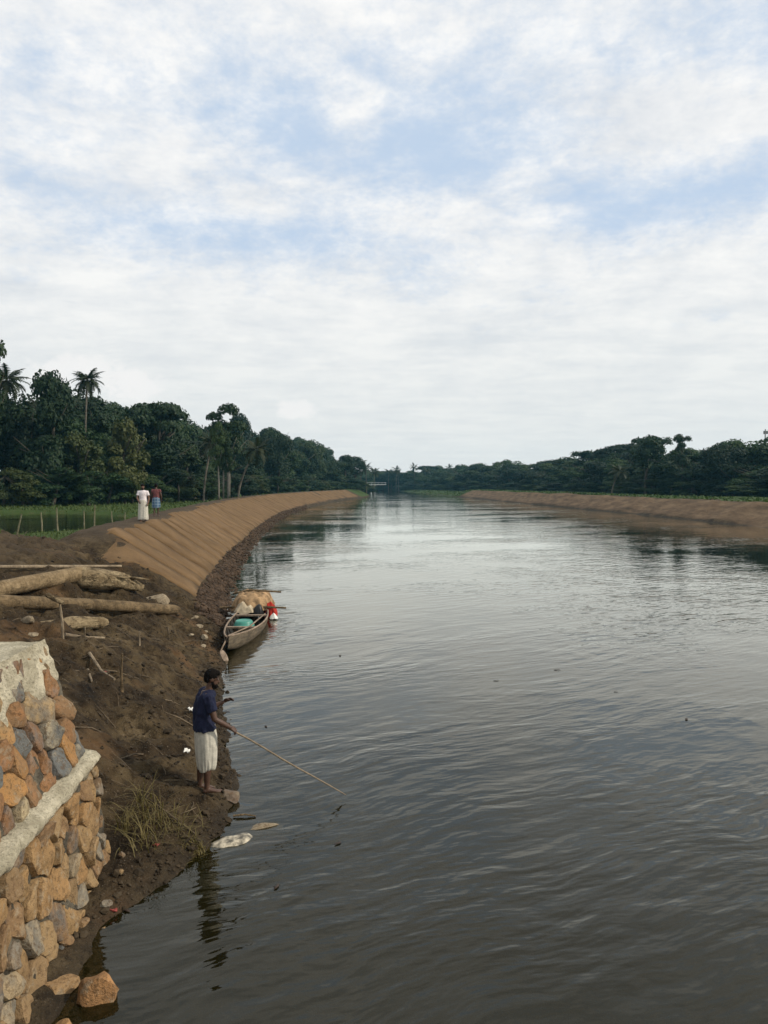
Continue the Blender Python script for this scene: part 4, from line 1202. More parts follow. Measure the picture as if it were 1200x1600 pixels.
for cxx, cyy, rx_, ry_, nn, l0, l1 in ((-2.78, 9.12, .18, .22, 55, .22, .55), (-2.5, 9.02, .20, .16, 45, .18, .38), (-3.0, 8.85, .07, .22, 35, .2, .45), (-2.15, 8.78, .20, .13, 150, .08, .20), (-2.75, 8.55, .2, .22, 45, .15, .5), (-2.95, 9.35, .12, .12, 28, .2, .5)):
    for _ in range(nn):
        x, y = rg.gauss(cxx, rx_ * .6), rg.gauss(cyy, ry_ * .6)
        sp.append((x, y, h1(x, y) - .02, rg.uniform(l0, l1), rg.uniform(.003, .008)))
blades('grass_clump', sp, M['dry_grass'], 'straggly dry grass clump on the mud between the wall and the man with the stick', 'grass')
sp = []
xs = np.array([(rg.uniform(-34, -11), rg.uniform(26, 42)) for _ in range(9000)])
zs = H(xs[:, 0], xs[:, 1]); dd_ = SL(xs[:, 1]) - xs[:, 0] - TOE(xs[:, 1]) - MATW(xs[:, 1])
for (x, y), z, d in zip(xs, zs, dd_):
    if d > 2.0 + 1.2 * float(fbm(x, y, .4, 2, 7)) and z > 1.52: sp.append((x, y, z - .03, rg.uniform(.08, .26), rg.uniform(.012, .03)))
xs = np.array([(rg.uniform(-75, -16), rg.uniform(44, 112)) for _ in range(15000)])
zs = H(xs[:, 0], xs[:, 1]); dd_ = SL(xs[:, 1]) - xs[:, 0] - TOE(xs[:, 1]) - MATW(xs[:, 1])
for (x, y), z, d in zip(xs, zs, dd_):
    if d > 2.6 and z > 1.5: sp.append((x, y, z - .03, rg.uniform(.15, .55), rg.uniform(.03, .07)))
blades('field_grass', sp, M['field_grass'], 'green grass round the pond and along the back of the left bank', 'grass')
sp = []
for _ in range(9000):
    y = rg.uniform(64, 270) if rg.random() < .75 else rg.uniform(250, 420)
    if rg.random() < .8: x = float(SR(y)) + rg.uniform(5.5, 17)
    else: x = float(SL(y)) - rg.uniform(6, 14)
    if y > 268: x = float(SR(y)) + rg.uniform(.3, 12)
    sp.append((x, y, h1(x, y) - .04, rg.uniform(.2, .65), rg.uniform(.05, .13) * (1 + y / 250)))
blades('bank_grass', sp, M['field_grass'], 'green grass along the top of the right bank', 'grass')

# ------------------------------------------------------------------ stakes in the pond
for i, (px, ty, by, lab) in enumerate([(26, 803, 847, 'leaning bamboo stake at the near end of the pond by the grass'), (65, 800, 830, 'bamboo stake with dry leaves in the pond'), (89, 793, 836, 'tallest bamboo stake standing in the pond'),
                                  (131, 798, 824, 'bamboo stake in the pond left of the pair'), (147, 789, 822, 'bamboo stake in the pond on the bank side'), (174, 799, 816, 'short bamboo stake in the far part of the pond'), (195, 800, 813, 'short bamboo stake in the pond nearest the walking men')]):
    Y_ = 44 if i != 0 else 36
    if i > 4: Y_ = 58
    x = (px - 600) / 1200 * Y_; zt = 4.3 - (ty - 757) * Y_ / 1200
    log_thing('stake', [(x + rg.uniform(-.1, .1), Y_, h1(x, Y_) - .2), (x, Y_, 2.0), (x + (.22 if i == 0 else rg.uniform(-.05, .05)), Y_, zt)], [.05, .045, .03], M['bamboo'], lab, 80 + i, 'stake', 7)
stick([(-17.2, 36, 1.6), (-16.75, 36, 2.1)], .035, 'short prop leaning against the stake at the near end of the pond', 'stake', 'bamboo', 'stake', 99)
for i, (px, dy, ty) in enumerate([(342, 0, 690), (349, .6, 700), (358, .3, 688)]):
    Y_ = 101 + dy; x = (px - 600) / 1200 * Y_
    t_ = tree(5, x, Y_, sky_h(px, Y_, 660 + 12 * i) - h1(x, Y_), 2.6, ('leftmost', 'middle', 'rightmost')[i] + ' of three slender pale trunks at the edge of the left wood', 'tree', 'slender pale trees', 'slender_tree')
    log_p = MB().tube([(0, 0, -.2), (.1, 0, 3), (.05, .1, 6.2)], [.13, .11, .08], 8, True, .08, i).build('stem', M['bark_pale'], t_)

# ------------------------------------------------------------------ far bridge and mast
M['conc'] = plain('pale_concrete', (.80, .80, .77), .85, .15, 2, .3)
br = empty('footbridge', (-7, 500, 0), 0, 'small pale footbridge across the far end of the river', 'bridge')
for nm_, (c, h_) in {'deck': ((-7, 500, 4.2), (8.5, 1.2, .16)), 'railing': ((-7, 498.9, 5.45), (8.5, .06, .09))}.items():
    child(MB().box(c, h_).build(nm_, M['conc'], None, False), br)
for x in (-13.5, -7, -.5): child(MB().box((x, 500, 1.5), (.18, .6, 2.54)).build('pier', M['rubble'], None, False), br)
for k in range(8): child(MB().box((-15 + k * 2.28, 498.9, 4.9), (.06, .055, .46)).build('post', M['conc'], None, False), br)
mt = MB()
mx_, my_ = (1194 - 600) / 1200 * 175, 175
mt.tube([(mx_, my_, h1(mx_, my_) - .3), (mx_, my_, 10), (mx_, my_, sky_h(1194, 175, 671))], [.28, .20, .13], 8)
M['metal'] = plain('dull_metal', (.16, .16, .16), .5, .2)
mo = empty('mast', (mx_, my_, 0), 0, 'thin dark mast rising behind the right wood at the photo edge', 'mast')
child(mt.build('mast_pole', M['metal']), mo)
child(MB().box((mx_ + .1, my_, sky_h(1194, 175, 676)), (.5, .12, .35)).build('antenna', M['metal'], None, False), mo)

# ------------------------------------------------------------------ people
def skin_mat(name, c): return plain(name, c, .5, .18, 14, .15, .35)
M['skin'] = skin_mat('brown_skin', (.060, .030, .018))
M['skin_b'] = skin_mat('brown_skin_light', (.12, .062, .038))
M['hair'] = plain('black_hair', (.006, .005, .0045), .9, .4, 60, .9, .08, .01)
def cloth(name, c, var=.14, stripes=None):
    m, n = new_mat(name)
    p = n.coord('Object'); a = n.noise(p, 16, 4, .6); f = n.noise(p, 260, 2, .5)
    col = n.mix(n.smooth(a, .3, .7), tuple(x * (1 - var) for x in c), tuple(min(1, x * (1 + var)) for x in c))
    if stripes:
        s_ = n.n.new('ShaderNodeSeparateXYZ'); n.l.new(p, s_.inputs[0])
        for ax, k in ((1, 42), (2, 42)):
            q = n.math('SINE', n.math('MULTIPLY', s_.outputs[ax], k))
            col = n.mix(n.math('MULTIPLY', n.smooth(q, .2, .6), .55), col, stripes)
    finish(n, principled(n, col, .9, n.bump(n.math('ADD', a, n.math('MULTIPLY', f, .3)), .5, .02), .15)); return m
M['navy'] = cloth('navy_cotton', (.013, .016, .036))
M['white_cloth'] = cloth('white_cotton', (.42, .40, .34), .12)
M['white_shirt'] = cloth('white_shirt', (.62, .57, .58), .10)
M['maroon'] = cloth('maroon_cotton', (.115, .042, .042))
M['blue_check'] = cloth('blue_check', (.05, .10, .17), .2, (.20, .26, .31))

def remesh(mb, voxel, name, mat, parent, smooth_it=6, wrinkle=0.0, ws=9.0, seed=0, smooth_f=.5):
    me = bpy.data.meshes.new(name); me.from_pydata([tuple(v) for v in mb.v], [], mb.f)
    bm_ = bmesh.new(); bm_.from_mesh(me); bmesh.ops.recalc_face_normals(bm_, faces=bm_.faces); bm_.to_mesh(me); bm_.free()
    o = bpy.data.objects.new(name, me); COL.objects.link(o)
    r = o.modifiers.new('r', 'REMESH'); r.mode = 'VOXEL'; r.voxel_size = voxel; r.use_smooth_shade = True
    s = o.modifiers.new('s', 'SMOOTH'); s.iterations = smooth_it; s.factor = smooth_f
    dg = bpy.context.evaluated_depsgraph_get(); me2 = bpy.data.meshes.new_from_object(o.evaluated_get(dg))
    bpy.data.objects.remove(o); me2.name = name
    if wrinkle:
        nv = [v.normal.copy() for v in me2.vertices]
        for v, nn in zip(me2.vertices, nv):
            c = v.co
            v.co = c + nn * wrinkle * (mnoise.noise(Vector((c.x * ws, c.y * ws, c.z * ws * .55 + seed))) + .5 * mnoise.noise(Vector((c.x * ws * 2.3, c.y * ws * 2.3, c.z * ws * 1.2 + seed))))
    me2.materials.clear(); me2.materials.append(mat); me2.shade_smooth()
    return link(bpy.data.objects.new(name, me2), parent)

def ell_ring(c, rx, ry, n=20, rotm=None, f=None):
    out = []
    for k in range(n):
        a = 2 * math.pi * k / n; q = f(a) if f else 1.0
        v = Vector((rx * q * math.cos(a), ry * q * math.sin(a), 0))
        if rotm is not None: v = rotm @ v
        out.append(Vector(c) + v)
    return out

def hand(mb, wrist, palm_dir, back_dir, side, curl, k=1.0):
    """palm and five fingers; palm_dir points to the fingers, back_dir out of the back of the hand, side +1/-1 = where the thumb is"""
    d = palm_dir.normalized(); b = (back_dir - d * back_dir.dot(d)).normalized(); s = d.cross(b) * side
    rings = []
    for t, w_, h_ in ((-.005, .024, .019), (.03, .034, .016), (.065, .041, .0145), (.092, .040, .0125)):
        c = wrist + d * t * k
        rings.append([c + s * w_ * k * math.cos(a) + b * h_ * k * math.sin(a) for a in [2 * math.pi * i / 12 for i in range(12)]])
    mb.loft(rings)
    for i, (off, ln) in enumerate(((.031, .068), (.011, .077), (-.010, .071), (-.030, .055))):
        p = wrist + (d * .078 + s * off) * k; dirv = d.copy(); pts = [p]
        for seg, frac in enumerate((.46, .30, .24)):
            dirv = _fdir(d, b, curl, seg)
            p = p + dirv * ln * frac * k * 1.25; pts.append(p)
        mb.tube(pts, [.0105 * k, .0098 * k, .009 * k, .0075 * k], 8)
    p = wrist + (d * .022 + s * .030) * k
    t1 = p + (d * .030 + s * .028 - b * .010) * k; t2 = t1 + (d * .030 + s * .004 - b * .020) * k; t3 = t2 + (d * .018 - s * .012 - b * .014) * k
    mb.tube([p, t1, t2, t3], [.015 * k, .0125 * k, .011 * k, .0085 * k], 8)
def _fdir(d, b, curl, seg):
    tot = sum((.55, 1.0, .8)[:seg + 1]) * curl
    return (d * math.cos(tot) - b * math.sin(tot)).normalized()

def head_parts(mb, c, yaw=0.0, pitch=0.0, k=1.0, beard=False):
    """head with eyes, nose, mouth, ears, facing +X before the turn; returns a hair MB"""
    Rm = Matrix.Rotation(yaw, 3, 'Z') @ Matrix.Rotation(pitch, 3, 'Y')
    c = Vector(c)
    def P(x, y, z): return c + Rm @ Vector((x * k, y * k, z * k))
    mb.ell(P(-.008, 0, .022), (.096 * k, .076 * k, .098 * k), 20, 14, Rm)
    mb.ell(P(.030, 0, -.045), (.064 * k, .058 * k, .072 * k), 18, 12, Rm)
    mb.ell(P(.060, 0, -.088), (.030 * k, .032 * k, .024 * k), 12, 8, Rm)              # chin
    mb.tube([P(.080, 0, .022), P(.098, 0, -.008), P(.112, 0, -.026), P(.090, 0, -.034)], [.010 * k, .012 * k, .016 * k, .012 * k], 8)  # nose
    mb.ell(P(.083, 0, -.058), (.014 * k, .026 * k, .007 * k), 10, 6, Rm); mb.ell(P(.080, 0, -.069), (.014 * k, .022 * k, .008 * k), 10, 6, Rm)   # lips
    for s in (-1, 1):
        mb.ell(P(-.005, s * .076, -.006), (.022 * k, .010 * k, .033 * k), 10, 8, Rm)  # ears
        mb.ell(P(.078, s * .032, .026), (.014 * k, .026 * k, .009 * k), 10, 6, Rm)    # brows
    eyes = MB()
    for s in (-1, 1): eyes.ell(P(.079, s * .031, .010), (.011 * k, .013 * k, .009 * k), 10, 8, Rm)
    hair = MB()
    hair.ell(P(-.020, 0, .042), (.103 * k, .086 * k, .098 * k), 20, 14, Rm)
    hair.ell(P(-.055, 0, -.005), (.062 * k, .074 * k, .072 * k), 14, 10, Rm)
    hair.ell(P(.045, 0, .090), (.050 * k, .062 * k, .040 * k), 14, 10, Rm)
    if beard:
        hair.ell(P(.056, 0, -.094), (.056 * k, .054 * k, .046 * k), 14, 10, Rm)
        for s in (-1, 1): hair.tube([P(.0, s * .066, -.01), P(.020, s * .060, -.055), P(.045, s * .038, -.085)], [.012 * k, .019 * k, .022 * k], 8)
        hair.tube([P(.083, -.026, -.050), P(.094, 0, -.046), P(.083, .026, -.050)], [.006 * k, .008 * k, .006 * k], 6)
    return hair, eyes
M['eye'] = plain('eyes', (.10, .09, .08), .25, .3)

def torso_rings(bend, grow, zs, tw=0.0):
    tab = [(.80, .118, .165), (.90, .118, .165), (.98, .110, .150), (1.06, .108, .142), (1.16, .115, .152), (1.26, .120, .170), (1.34, .112, .185), (1.40, .088, .160), (1.435, .062, .095)]
    Z = [t[0] for t in tab]
    out = []
    for z in zs:
        rx = float(np.interp(z, Z, [t[1] for t in tab])); ry = float(np.interp(z, Z, [t[2] for t in tab]))
        out.append(ell_ring((bend(z), 0, z), rx + grow(z), ry + grow(z), 24))
    return out

def dress(mb, rows, folds, seed, gather=0.0):
    """wrapped cloth: rows of (z, x, rx, ry)"""
    rr = random.Random(seed); ph = [rr.uniform(0, 6.28) for _ in range(6)]
    rings = []
    z0, z1 = rows[0][0], rows[-1][0]
    for i in range(26):
        z = z0 + (z1 - z0) * i / 25; Z = [r[0] for r in rows][::-1]
        f = lambda c: float(np.interp(z, Z, [r[c] for r in rows][::-1]))
        t = i / 25
        def q(a):
            w_ = mnoise.noise(Vector((math.cos(a) * folds * .42, math.sin(a) * folds * .42, seed + .8 * t)))
            w_ += .55 * mnoise.noise(Vector((math.cos(a) * folds * .95, math.sin(a) * folds * .95, seed + 1.3 * t + 5)))
            return 1 + (.04 + .13 * t) * w_
        ring = ell_ring((f(1), 0, z), f(2), f(3), 80, None, q)
        for v in ring: v.z += t * .035 * mnoise.noise(Vector((v.x * 9, v.y * 9, seed))) + t * .06 * v.x
        rings.append(ring)
    mb.loft(rings); return mb

# --- the man with the stick -------------------------------------------------
man = empty('person', (-2.33, 9.93, h1(-2.33, 9.93) - .005), R(20), 'bearded man in navy t-shirt and white dhoti holding a long stick over the water', 'person')
man.scale = (.935, .935, .935)
bend = lambda z: -.012 + .055 * float(sst(z, 1.15, 1.46)) - .02 * float(sst(z, .8, 1.1))
B = MB()
B.loft(torso_rings(bend, lambda z: 0, [.78, .84, .90, .98, 1.06, 1.16, 1.26, 1.34, 1.39, 1.42, 1.435]))
B.tube([(.035, 0, 1.38), (.055, 0, 1.45), (.075, 0, 1.52)], [.062, .054, .052], 14)
hair, eyes = head_parts(B, (.092, 0, 1.585), R(-4), R(17), .98, True)
for s, fx in ((-1, .02), (1, -.06)):
    B.tube([(0, s * .085, .86), (.018 + fx * .3, s * .088, .66), (.02 + fx * .7, s * .085, .46), (-.012 + fx * .9, s * .083, .30), (-.02 + fx, s * .080, .10), (-.02 + fx, s * .080, .045)], [.088, .076, .054, .053, .036, .036], 14)
    B.loft([[Vector((x + fx, s * (.082 + yo) + w_ * math.cos(a), z + h_ * math.sin(a))) for a in [2 * math.pi * i / 12 for i in range(12)]]
            for x, yo, w_, z, h_ in ((-.075, 0, .022, .030, .022), (-.055, 0, .033, .040, .038), (0, 0, .036, .045, .042), (.06, .004, .042, .032, .030), (.11, .006, .047, .022, .020), (.145, .006, .044, .016, .014))])
    for i in range(5):
        L_ = (.062, .052, .046, .040, .032)[i]
        r_ = (.0125, .0095, .009, .0085, .008)[i]
        yy = s * .088 - s * (.036 - i * .0185)
        B.tube([(.13 + fx, yy, .014), (.13 + fx + L_ * .6, yy, .016), (.13 + fx + L_, yy, .011)], [r_, r_, r_ * .75], 7)
# right arm (towards the camera) holding the stick, left arm half raised
rs, re, rw = Vector((.015, -.185, 1.345)), Vector((.095, -.245, 1.075)), Vector((.315, -.215, .925))
B.tube([(.01, -.12, 1.36), rs, rs.lerp(re, .5), re, re.lerp(rw, .35), rw], [.070, .064, .050, .042, .041, .027], 14)
ls, le, lw = Vector((.015, .185, 1.345)), Vector((.075, .255, 1.09)), Vector((.285, .235, 1.175))
B.tube([(.01, .12, 1.36), ls, ls.lerp(le, .5), le, le.lerp(lw, .35), lw], [.070, .064, .050, .042, .041, .027], 14)
hd = (rw - re).normalized()
hand(B, rw, (hd + Vector((.1, .05, -.10))), Vector((.25, -.55, .75)), -1, .95)
hand(B, lw, (lw - le).normalized() + Vector((0, -.15, .05)), Vector((-.1, .75, .6)), 1, .55)
remesh(B, .0062, 'body', M['skin'], man, 4)
remesh(hair, .008, 'hair', M['hair'], man, 3, .010, 60, 1)
eyes.build('eyes', M['eye'], man)
S = MB()
S.loft(torso_rings(bend, lambda z: .020 + .018 * float(sst(z, 1.15, .95)) - .006 * float(sst(z, 1.36, 1.43)), [.885, .90, .94, .98, 1.06, 1.16, 1.26, 1.34, 1.39, 1.42, 1.437]))
for a_, b_ in ((rs, re), (ls, le)):
    S.tube([Vector((.01, a_.y * .55, 1.355)), a_ + Vector((0, 0, .012)), a_.lerp(b_, .42), a_.lerp(b_, .60)], [.084, .082, .073, .074], 16)
remesh(S, .010, 'shirt', M['navy'], man, 5, .026, 12, 2)
D = dress(MB(), [(.965, -.015, .138, .168), (.90, -.012, .146, .180), (.78, .0, .152, .190), (.62, .006, .148, .184), (.46, .010, .138, .172), (.37, .012, .128, .160), (.315, .010, .114, .144)], 9, 3)
D.build('dhoti', M['white_cloth'], man)
# the stick he holds: a thing of its own
Rz = Matrix.Rotation(R(20), 3, 'Z'); base = Vector(man.location)
grip = base + .935 * (Rz @ (rw + (hd + Vector((.1, .05, -.10))).normalized() * .085 - Vector((.25, -.55, .75)).normalized() * .028))
tip = Vector((-.52, 10.35, .06))
dv = (tip - grip)
pts = [grip - dv.normalized() * .13]
for t in (0, .12, .25, .4, .55, .7, .85, 1): pts.append(grip + dv * t + Vector((0, 0, .012 * math.sin(9 * t) * (1 - t))))
log_thing('long_stick', pts, [.013, .013, .0125, .012, .012, .011, .010, .009, .007], M['stick'], 'long thin stick pointing down to the water, held by the man in navy', 90, 'stick', 8)

# --- the two walkers on the bank ------------------------------------------------
def walker(loc, rz, label, k, top_mat, low_mat, low_rows, folds, skin, arms, stride, sleeve, seed, beard=False, hem_top=.885):
    p = empty('person', loc, rz, label, 'person'); p.scale = (k, k, k)
    bd = lambda z: .02 * float(sst(z, 1.1, 1.46)) - .01
    B = MB(); B.loft(torso_rings(bd, lambda z: 0, [.78, .84, .90, .98, 1.06, 1.16, 1.26, 1.34, 1.39, 1.42, 1.435]))
    B.tube([(.01, 0, 1.38), (.015, 0, 1.45), (.03, 0, 1.52)], [.062, .054, .052], 12)
    hair, eyes = head_parts(B, (.035, 0, 1.60), 0, R(10), 1.0, beard)
    for s, fx in ((-1, stride), (1, -stride)):
        lift = .02 if fx < 0 else 0
        B.tube([(0, s * .085, .86), (fx * .55 + .02, s * .085, .47), (fx - .02, s * .08, .10 + lift), (fx - .02, s * .08, .045 + lift)], [.09, .055, .038, .036], 12)
        B.loft([[Vector((x + fx, s * .085 + w_ * math.cos(a), z + lift * .6 + h_ * math.sin(a))) for a in [2 * math.pi * i / 10 for i in range(10)]]
                for x, w_, z, h_ in ((-.075, .022, .030, .022), (-.05, .034, .04, .036), (.06, .042, .032, .030), (.15, .045, .018, .016), (.2, .03, .014, .012))])
    shirt = MB()
    for s, (e, w_) in zip((-1, 1), arms):
        sh = Vector((0, s * .185, 1.345)); e = Vector(e); w_ = Vector(w_)
        B.tube([(0, s * .12, 1.36), sh, sh.lerp(e, .5), e, e.lerp(w_, .35), w_], [.07, .064, .05, .042, .041, .028], 12)
        hand(B, w_, (w_ - e), Vector((.3, s * .9, 0)), s, .6)
        shirt.tube([Vector((0, s * .10, 1.355)), sh + Vector((0, 0, .012)), sh.lerp(e, sleeve * .7), sh.lerp(e, sleeve)], [.085, .084, .075, .076], 14)
    remesh(B, .009, 'body', skin, p, 4); remesh(hair, .012, 'hair', M['hair'], p, 3); eyes.build('eyes', M['eye'], p)
    shirt.loft(torso_rings(bd, lambda z: .022 + .022 * float(sst(z, 1.15, .9)), [hem_top, .92, .98, 1.06, 1.16, 1.26, 1.34, 1.39, 1.42, 1.437]))
    remesh(shirt, .014, 'shirt', top_mat, p, 4, .014, 10, seed)
    dress(MB(), low_rows, folds, seed).build('wrap_skirt', low_mat, p)
    return p
walker((-10.95, 34.9, h1(-10.95, 34.9)), R(-90 + 12), 'man in white shirt and long white mundu walking towards us on the bank path', .99, M['white_shirt'], M['white_cloth'],
       [(1.0, -.01, .150, .182), (.85, 0, .165, .205), (.5, .01, .19, .22), (.2, .02, .21, .235), (.085, .02, .205, .235)], 7, M['skin_b'],
       [((.05, -.25, 1.08), (.20, -.17, .93)), ((.02, .26, 1.07), (.12, .23, .84))], .12, .55, 5, True, .80)
walker((-11.75, 39.6, h1(-11.75, 39.6)), R(90 + 6), 'man in maroon top and blue checked lungi walking behind the man in white', .98, M['maroon'], M['blue_check'],
       [(1.0, -.01, .150, .182), (.85, 0, .165, .2), (.6, .0, .175, .21), (.46, .0, .165, .20)], 6, M['skin'],
       [((-.02, -.26, 1.08), (.08, -.25, .85)), ((-.02, .26, 1.08), (.10, .25, .86))], .10, .30, 6, False, .97)

# ------------------------------------------------------------------ the country boat
rg = random.Random(8)
def boat_wood(name, lo, hi):
    m, n = new_mat(name); p = n.coord('Object')
    a = n.noise(n.mapping(p, scale=(3, .35, 3)), 6, 5, .65); b = n.noise(p, 3, 4, .6)
    col = n.mix(n.smooth(a, .3, .7), lo, hi); col = n.mix(n.math('MULTIPLY', n.smooth(b, .5, .7), .5), col, tuple(c * .5 for c in lo))
    finish(n, principled(n, col, .75, n.bump(a, .5, .02), .3)); return m
M['hull'] = boat_wood('boat_planks', (.055, .042, .027), (.15, .118, .078))
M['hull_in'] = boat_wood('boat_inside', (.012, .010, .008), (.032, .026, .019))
M['rim'] = boat_wood('gunwale_wood', (.13, .095, .064), (.27, .205, .15))
BX, BY0, BY1 = -4.10, 19.15, 26.6
boat = empty('canoe', (BX, 22.9, 0), 0, 'old wooden canoe moored at the foot of the left bank with its bow towards us', 'boat')
def bsec(t):
    cx = BX + .16 - .42 * t + .10 * math.sin(math.pi * t)
    w_ = .54 * (math.sin(math.pi * min(max(.015 + t * .97, 0), 1)) ** .82)
    zg = .27 + .22 * (1 - t) ** 4 + .24 * max(0, t - .55) ** 2 * 4; zb = -.16 + .34 * (1 - t) ** 7 + .26 * max(0, t - .8) ** 2 * 12
    return cx, w_, zg, zb
def hull_rows(off, n=36, m=13):
    rows = []
    for i in range(n + 1):
        t = i / n; cx, w_, zg, zb = bsec(t); y = BY0 + (BY1 - BY0) * t; r = []
        w2 = max(.015, w_ - off)
        for k in range(m):
            a = -math.pi / 2 + math.pi * k / (m - 1)
            sx = math.copysign(abs(math.sin(a)) ** .8, math.sin(a)); f = math.cos(a) ** .85 if abs(a) < 1.57 else 0
            r.append(Vector((cx + w2 * sx, y, zg - (zg - zb - off * 1.2) * f)))
        rows.append(r)
    return rows
def sheet(mb, rows, flip=False):
    m = len(rows[0]); vs = [v for r in rows for v in r]
    fs = [(i * m + k, i * m + k + 1, (i + 1) * m + k + 1, (i + 1) * m + k) for i in range(len(rows) - 1) for k in range(m - 1)]
    mb.add(vs, [f[::-1] for f in fs] if flip else fs)
mb = MB(); sheet(mb, hull_rows(0), True); child(mb.build('hull', M['hull']), boat)
mb = MB(); sheet(mb, hull_rows(.035)); child(mb.build('hull_lining', M['hull_in']), boat)
for s in (0, -1):
    r = [row_[s] for row_ in hull_rows(.016)]
    mb = MB(); mb.tube([p + Vector((0, 0, .008)) for p in r], .026, 6); child(mb.build('gunwale', M['rim']), boat)
for t in (.30, .60, .86):
    cx, w_, zg, zb = bsec(t); y = BY0 + (BY1 - BY0) * t
    child(MB().box((cx, y, zg - .02), (w_ * .98, .07, .02)).build('thwart', M['rim'], None, False), boat)
for t in (.12, .2, .28, .36, .44, .52, .68, .76):
    cx, w_, zg, zb = bsec(t); y = BY0 + (BY1 - BY0) * t
    rws = hull_rows(.05)[int(round(t * 36))]
    child(MB().tube(rws, .022, 5).build('rib', M['hull_in']), boat)
# basin
M['teal'] = plain('teal_plastic', (.055, .235, .185), .4, .15, 5, .1)
cx, w_, zg, zb = bsec(.47); by = BY0 + (BY1 - BY0) * .47
rings = []; rim = []
for r_, z in ((.29, .0), (.315, .01), (.315, .035), (.285, .04), (.272, .10), (.245, .165), (.215, .185), (.205, .172), (.10, .17), (.03, .17)):
    rings.append(ell_ring((cx - .12, by, .10 + z), r_, r_, 28))
tag(MB().loft(rings).build('basin', M['teal']), 'upturned teal plastic basin lying in the canoe', 'basin')
# heap under brown cloth
M['tarp'] = plain('brown_sacking', (.25, .165, .09), .92, .45, 5, .8, .15, .04)
M['tarp_in'] = plain('pale_sacking', (.36, .30, .21), .92, .25, 6, .8, .15, .04)
M['redcloth'] = plain('red_cloth', (.30, .024, .016), .85, .25, 6, .6, .15, .03)
M['black'] = plain('hole_black', (.010, .010, .010), .45, .3, 6, .5)  # colour for the shade inside the hole of the heap
def drape(name, c, rx, ry, hz_, mat, label, cat, seed, p=3.0, zb=.16, amp=.10, n=34, flare=0.0):
    vs = []; fs = []
    for i in range(n + 1):
        for k in range(n * 2):
            a = math.pi * k / n; f = i / n
            rad = f ** .75
            x = rx * rad * math.copysign(abs(math.cos(a)) ** .7, math.cos(a)); y = ry * rad * math.copysign(abs(math.sin(a)) ** .7, math.sin(a))
            z = hz_ * (1 - f ** p)
            w_ = mnoise.noise(Vector((x * 3.3 + seed, y * 3.3, seed))) + .7 * mnoise.noise(Vector((x * 8, y * 8, seed + 4))) - 1.1 * abs(mnoise.noise(Vector((x * 6 + y * 3, y * 2.5, seed + 9)))) + .3
            fold = .05 * math.sin(13 * a + seed) * f ** 3
            x *= 1 + fold + flare * f ** 4; y *= 1 + fold + flare * f ** 4
            vs.append((c[0] + x, c[1] + y, max(zb - .02, zb + z + amp * w_ * (1 - .5 * f))))
    m = n * 2
    for i in range(n):
        for k in range(m): fs.append((i * m + k, (i + 1) * m + k, (i + 1) * m + (k + 1) % m, i * m + (k + 1) % m))
    fs.append(tuple(range(m)))
    return tag(mesh_obj(name, vs, fs, mat), label, cat)
drape('sacking', (-4.30, 25.1, 0), .66, .95, .50, M['tarp'], 'brown sacking draped over a heap in the stern of the canoe', 'cloth', 3, 4.0, .28, .11)
drape('bundle', (-4.40, 24.15, 0), .34, .22, .26, M['tarp_in'], 'pale bundle at the front of the sacking in the canoe', 'bundle', 5, 2.2, .26, .10)
drape('red_cloth', (-3.66, 24.7, 0), .20, .40, .40, M['redcloth'], 'bright red cloth hanging over the river side of the canoe', 'cloth', 7, 2.6, .06, .14)
drape('dark_hole', (-3.98, 24.15, 0), .17, .16, .28, M['black'], 'black lump as dark hole between the pale bundle and the red cloth in the canoe', 'bag', 9, 2.5, .22, .04)  # dark hole in the heap, its shade shaped as a black lump
drape('plastic_bag', (-3.52, 24.35, 0), .13, .13, .16, M['white'], 'white plastic bag below the red cloth on the canoe side', 'bag', 11, 2.0, .03, .08)
log_thing('pole', [(-4.95, 25.0, .74), (-4.3, 24.95, .86), (-3.35, 24.9, .80)], [.035, .035, .028], M['log_dark'], 'pole lying across the top of the sacking on the canoe', 91, 'pole', 7)
log_thing('pole', [(-5.25, 24.45, .36), (-4.2, 24.4, .41), (-3.12, 24.35, .37)], [.038, .036, .032], M['log_dark'], 'dark pole laid across the canoe sides and reaching over the water', 92, 'pole', 7)
pd = empty('paddle', (-3.85, 20.5, .35), 0, 'pale paddle lying along the river side of the canoe with its blade at the bow', 'paddle')
child(MB().tube([(-3.63, 23.3, .36), (-3.72, 21.2, .37), (-3.96, 19.35, .46), (-4.03, 18.85, .20)], [.02, .022, .022, .02], 7).build('shaft', M['rim']), pd)
b0 = Vector((-4.02, 18.86, .20)); b1 = Vector((-3.82, 18.55, -.05))
bl = []
for i in range(9):
    t = i / 8; c = b0.lerp(b1, t); w_ = .012 + .085 * math.sin(math.pi * min(1, t * .8 + .12)) ** .7
    bl.append([c + Vector((.75 * w_ * math.cos(a), .5 * w_ * math.cos(a), .012 * math.sin(a) + .0)) for a in [2 * math.pi * k / 8 for k in range(8)]])
child(MB().loft(bl).build('blade', M['rim']), pd)
M['deadleaf'] = plain('dead_leaf', (.035, .022, .014), .7, .3)
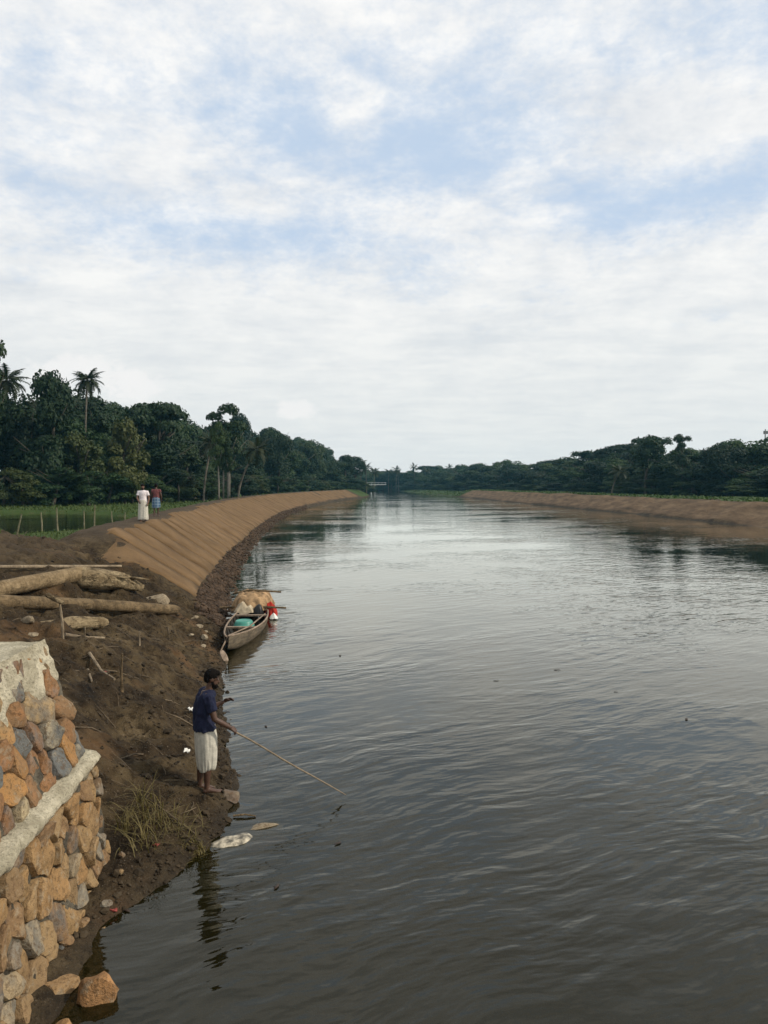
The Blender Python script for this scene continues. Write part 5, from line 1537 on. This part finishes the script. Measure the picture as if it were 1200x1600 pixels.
for i, (x, y) in enumerate([(-2.98, 14.4), (-1.15, 8.05), (-2.6, 7.6), (-.55, 9.05), (-2.1, 13.5)]):
    o = mesh_obj('floating_leaf', [(-.10, 0, .006), (-.03, .035, .016), (.09, .012, .01), (.13, 0, .02), (.05, -.035, .012), (-.05, -.03, .018)], [(0, 5, 4, 3, 2, 1)], M['deadleaf'])
    md = o.modifiers.new('t', 'SOLIDIFY'); md.thickness = .004
    o.location = (x, y, .004); o.rotation_euler = (0, 0, i * 1.3); o.scale = (.55, .55, .55); tag(o, 'dark dead leaf floating on the water near the bank', 'leaf', 'floating leaves')

rr = random.Random(77)
for i in range(9):
    y = rr.uniform(13, 45); x = rr.uniform(-.10, .42) * y
    a = rr.uniform(0, 6.28); k = rr.uniform(.35, .8)
    o = mesh_obj('floating_scrap', [(-.10 * k, 0, .004), (-.03 * k, .03 * k, .016), (.09 * k, .012 * k, .012), (.12 * k, -.01 * k, .004), (.04 * k, -.035 * k, .010), (-.05 * k, -.03 * k, .014)], [(0, 5, 4, 3, 2, 1)], M['deadleaf'])
    md = o.modifiers.new('t', 'SOLIDIFY'); md.thickness = .004
    o.location = (x, y, .004); o.rotation_euler = (0, 0, a); tag(o, 'tiny dark scrap of weed drifting out on the open river', 'weed', 'scraps drifting on the river')

# alike trees of one zone: told apart by their order along the bank
ORD = ['first', 'second', 'third', 'fourth', 'fifth', 'sixth', 'seventh', 'eighth', 'ninth', 'tenth']
same = {}
for o in COL.objects:
    if o.parent is None and o.get('category') in ('tree', 'bush') and o.get('group'): same.setdefault(o['label'], []).append(o)
for lab, os_ in same.items():
    if 1 < len(os_) <= 10 and 'far bridge' not in lab:
        os_.sort(key=lambda o: o.location.x / o.location.y)
        for k, o in enumerate(os_):
            new = lab + ', ' + ORD[k] + ' from left'
            o['label'] = new if len(new.split()) <= 15 else new.replace(' the ', ' ')

SC.cycles.max_bounces = 6; SC.cycles.diffuse_bounces = 2; SC.cycles.glossy_bounces = 3
SC.cycles.transparent_max_bounces = 8; SC.cycles.transmission_bounces = 3; SC.cycles.volume_bounces = 1
SC.cycles.use_denoising = True
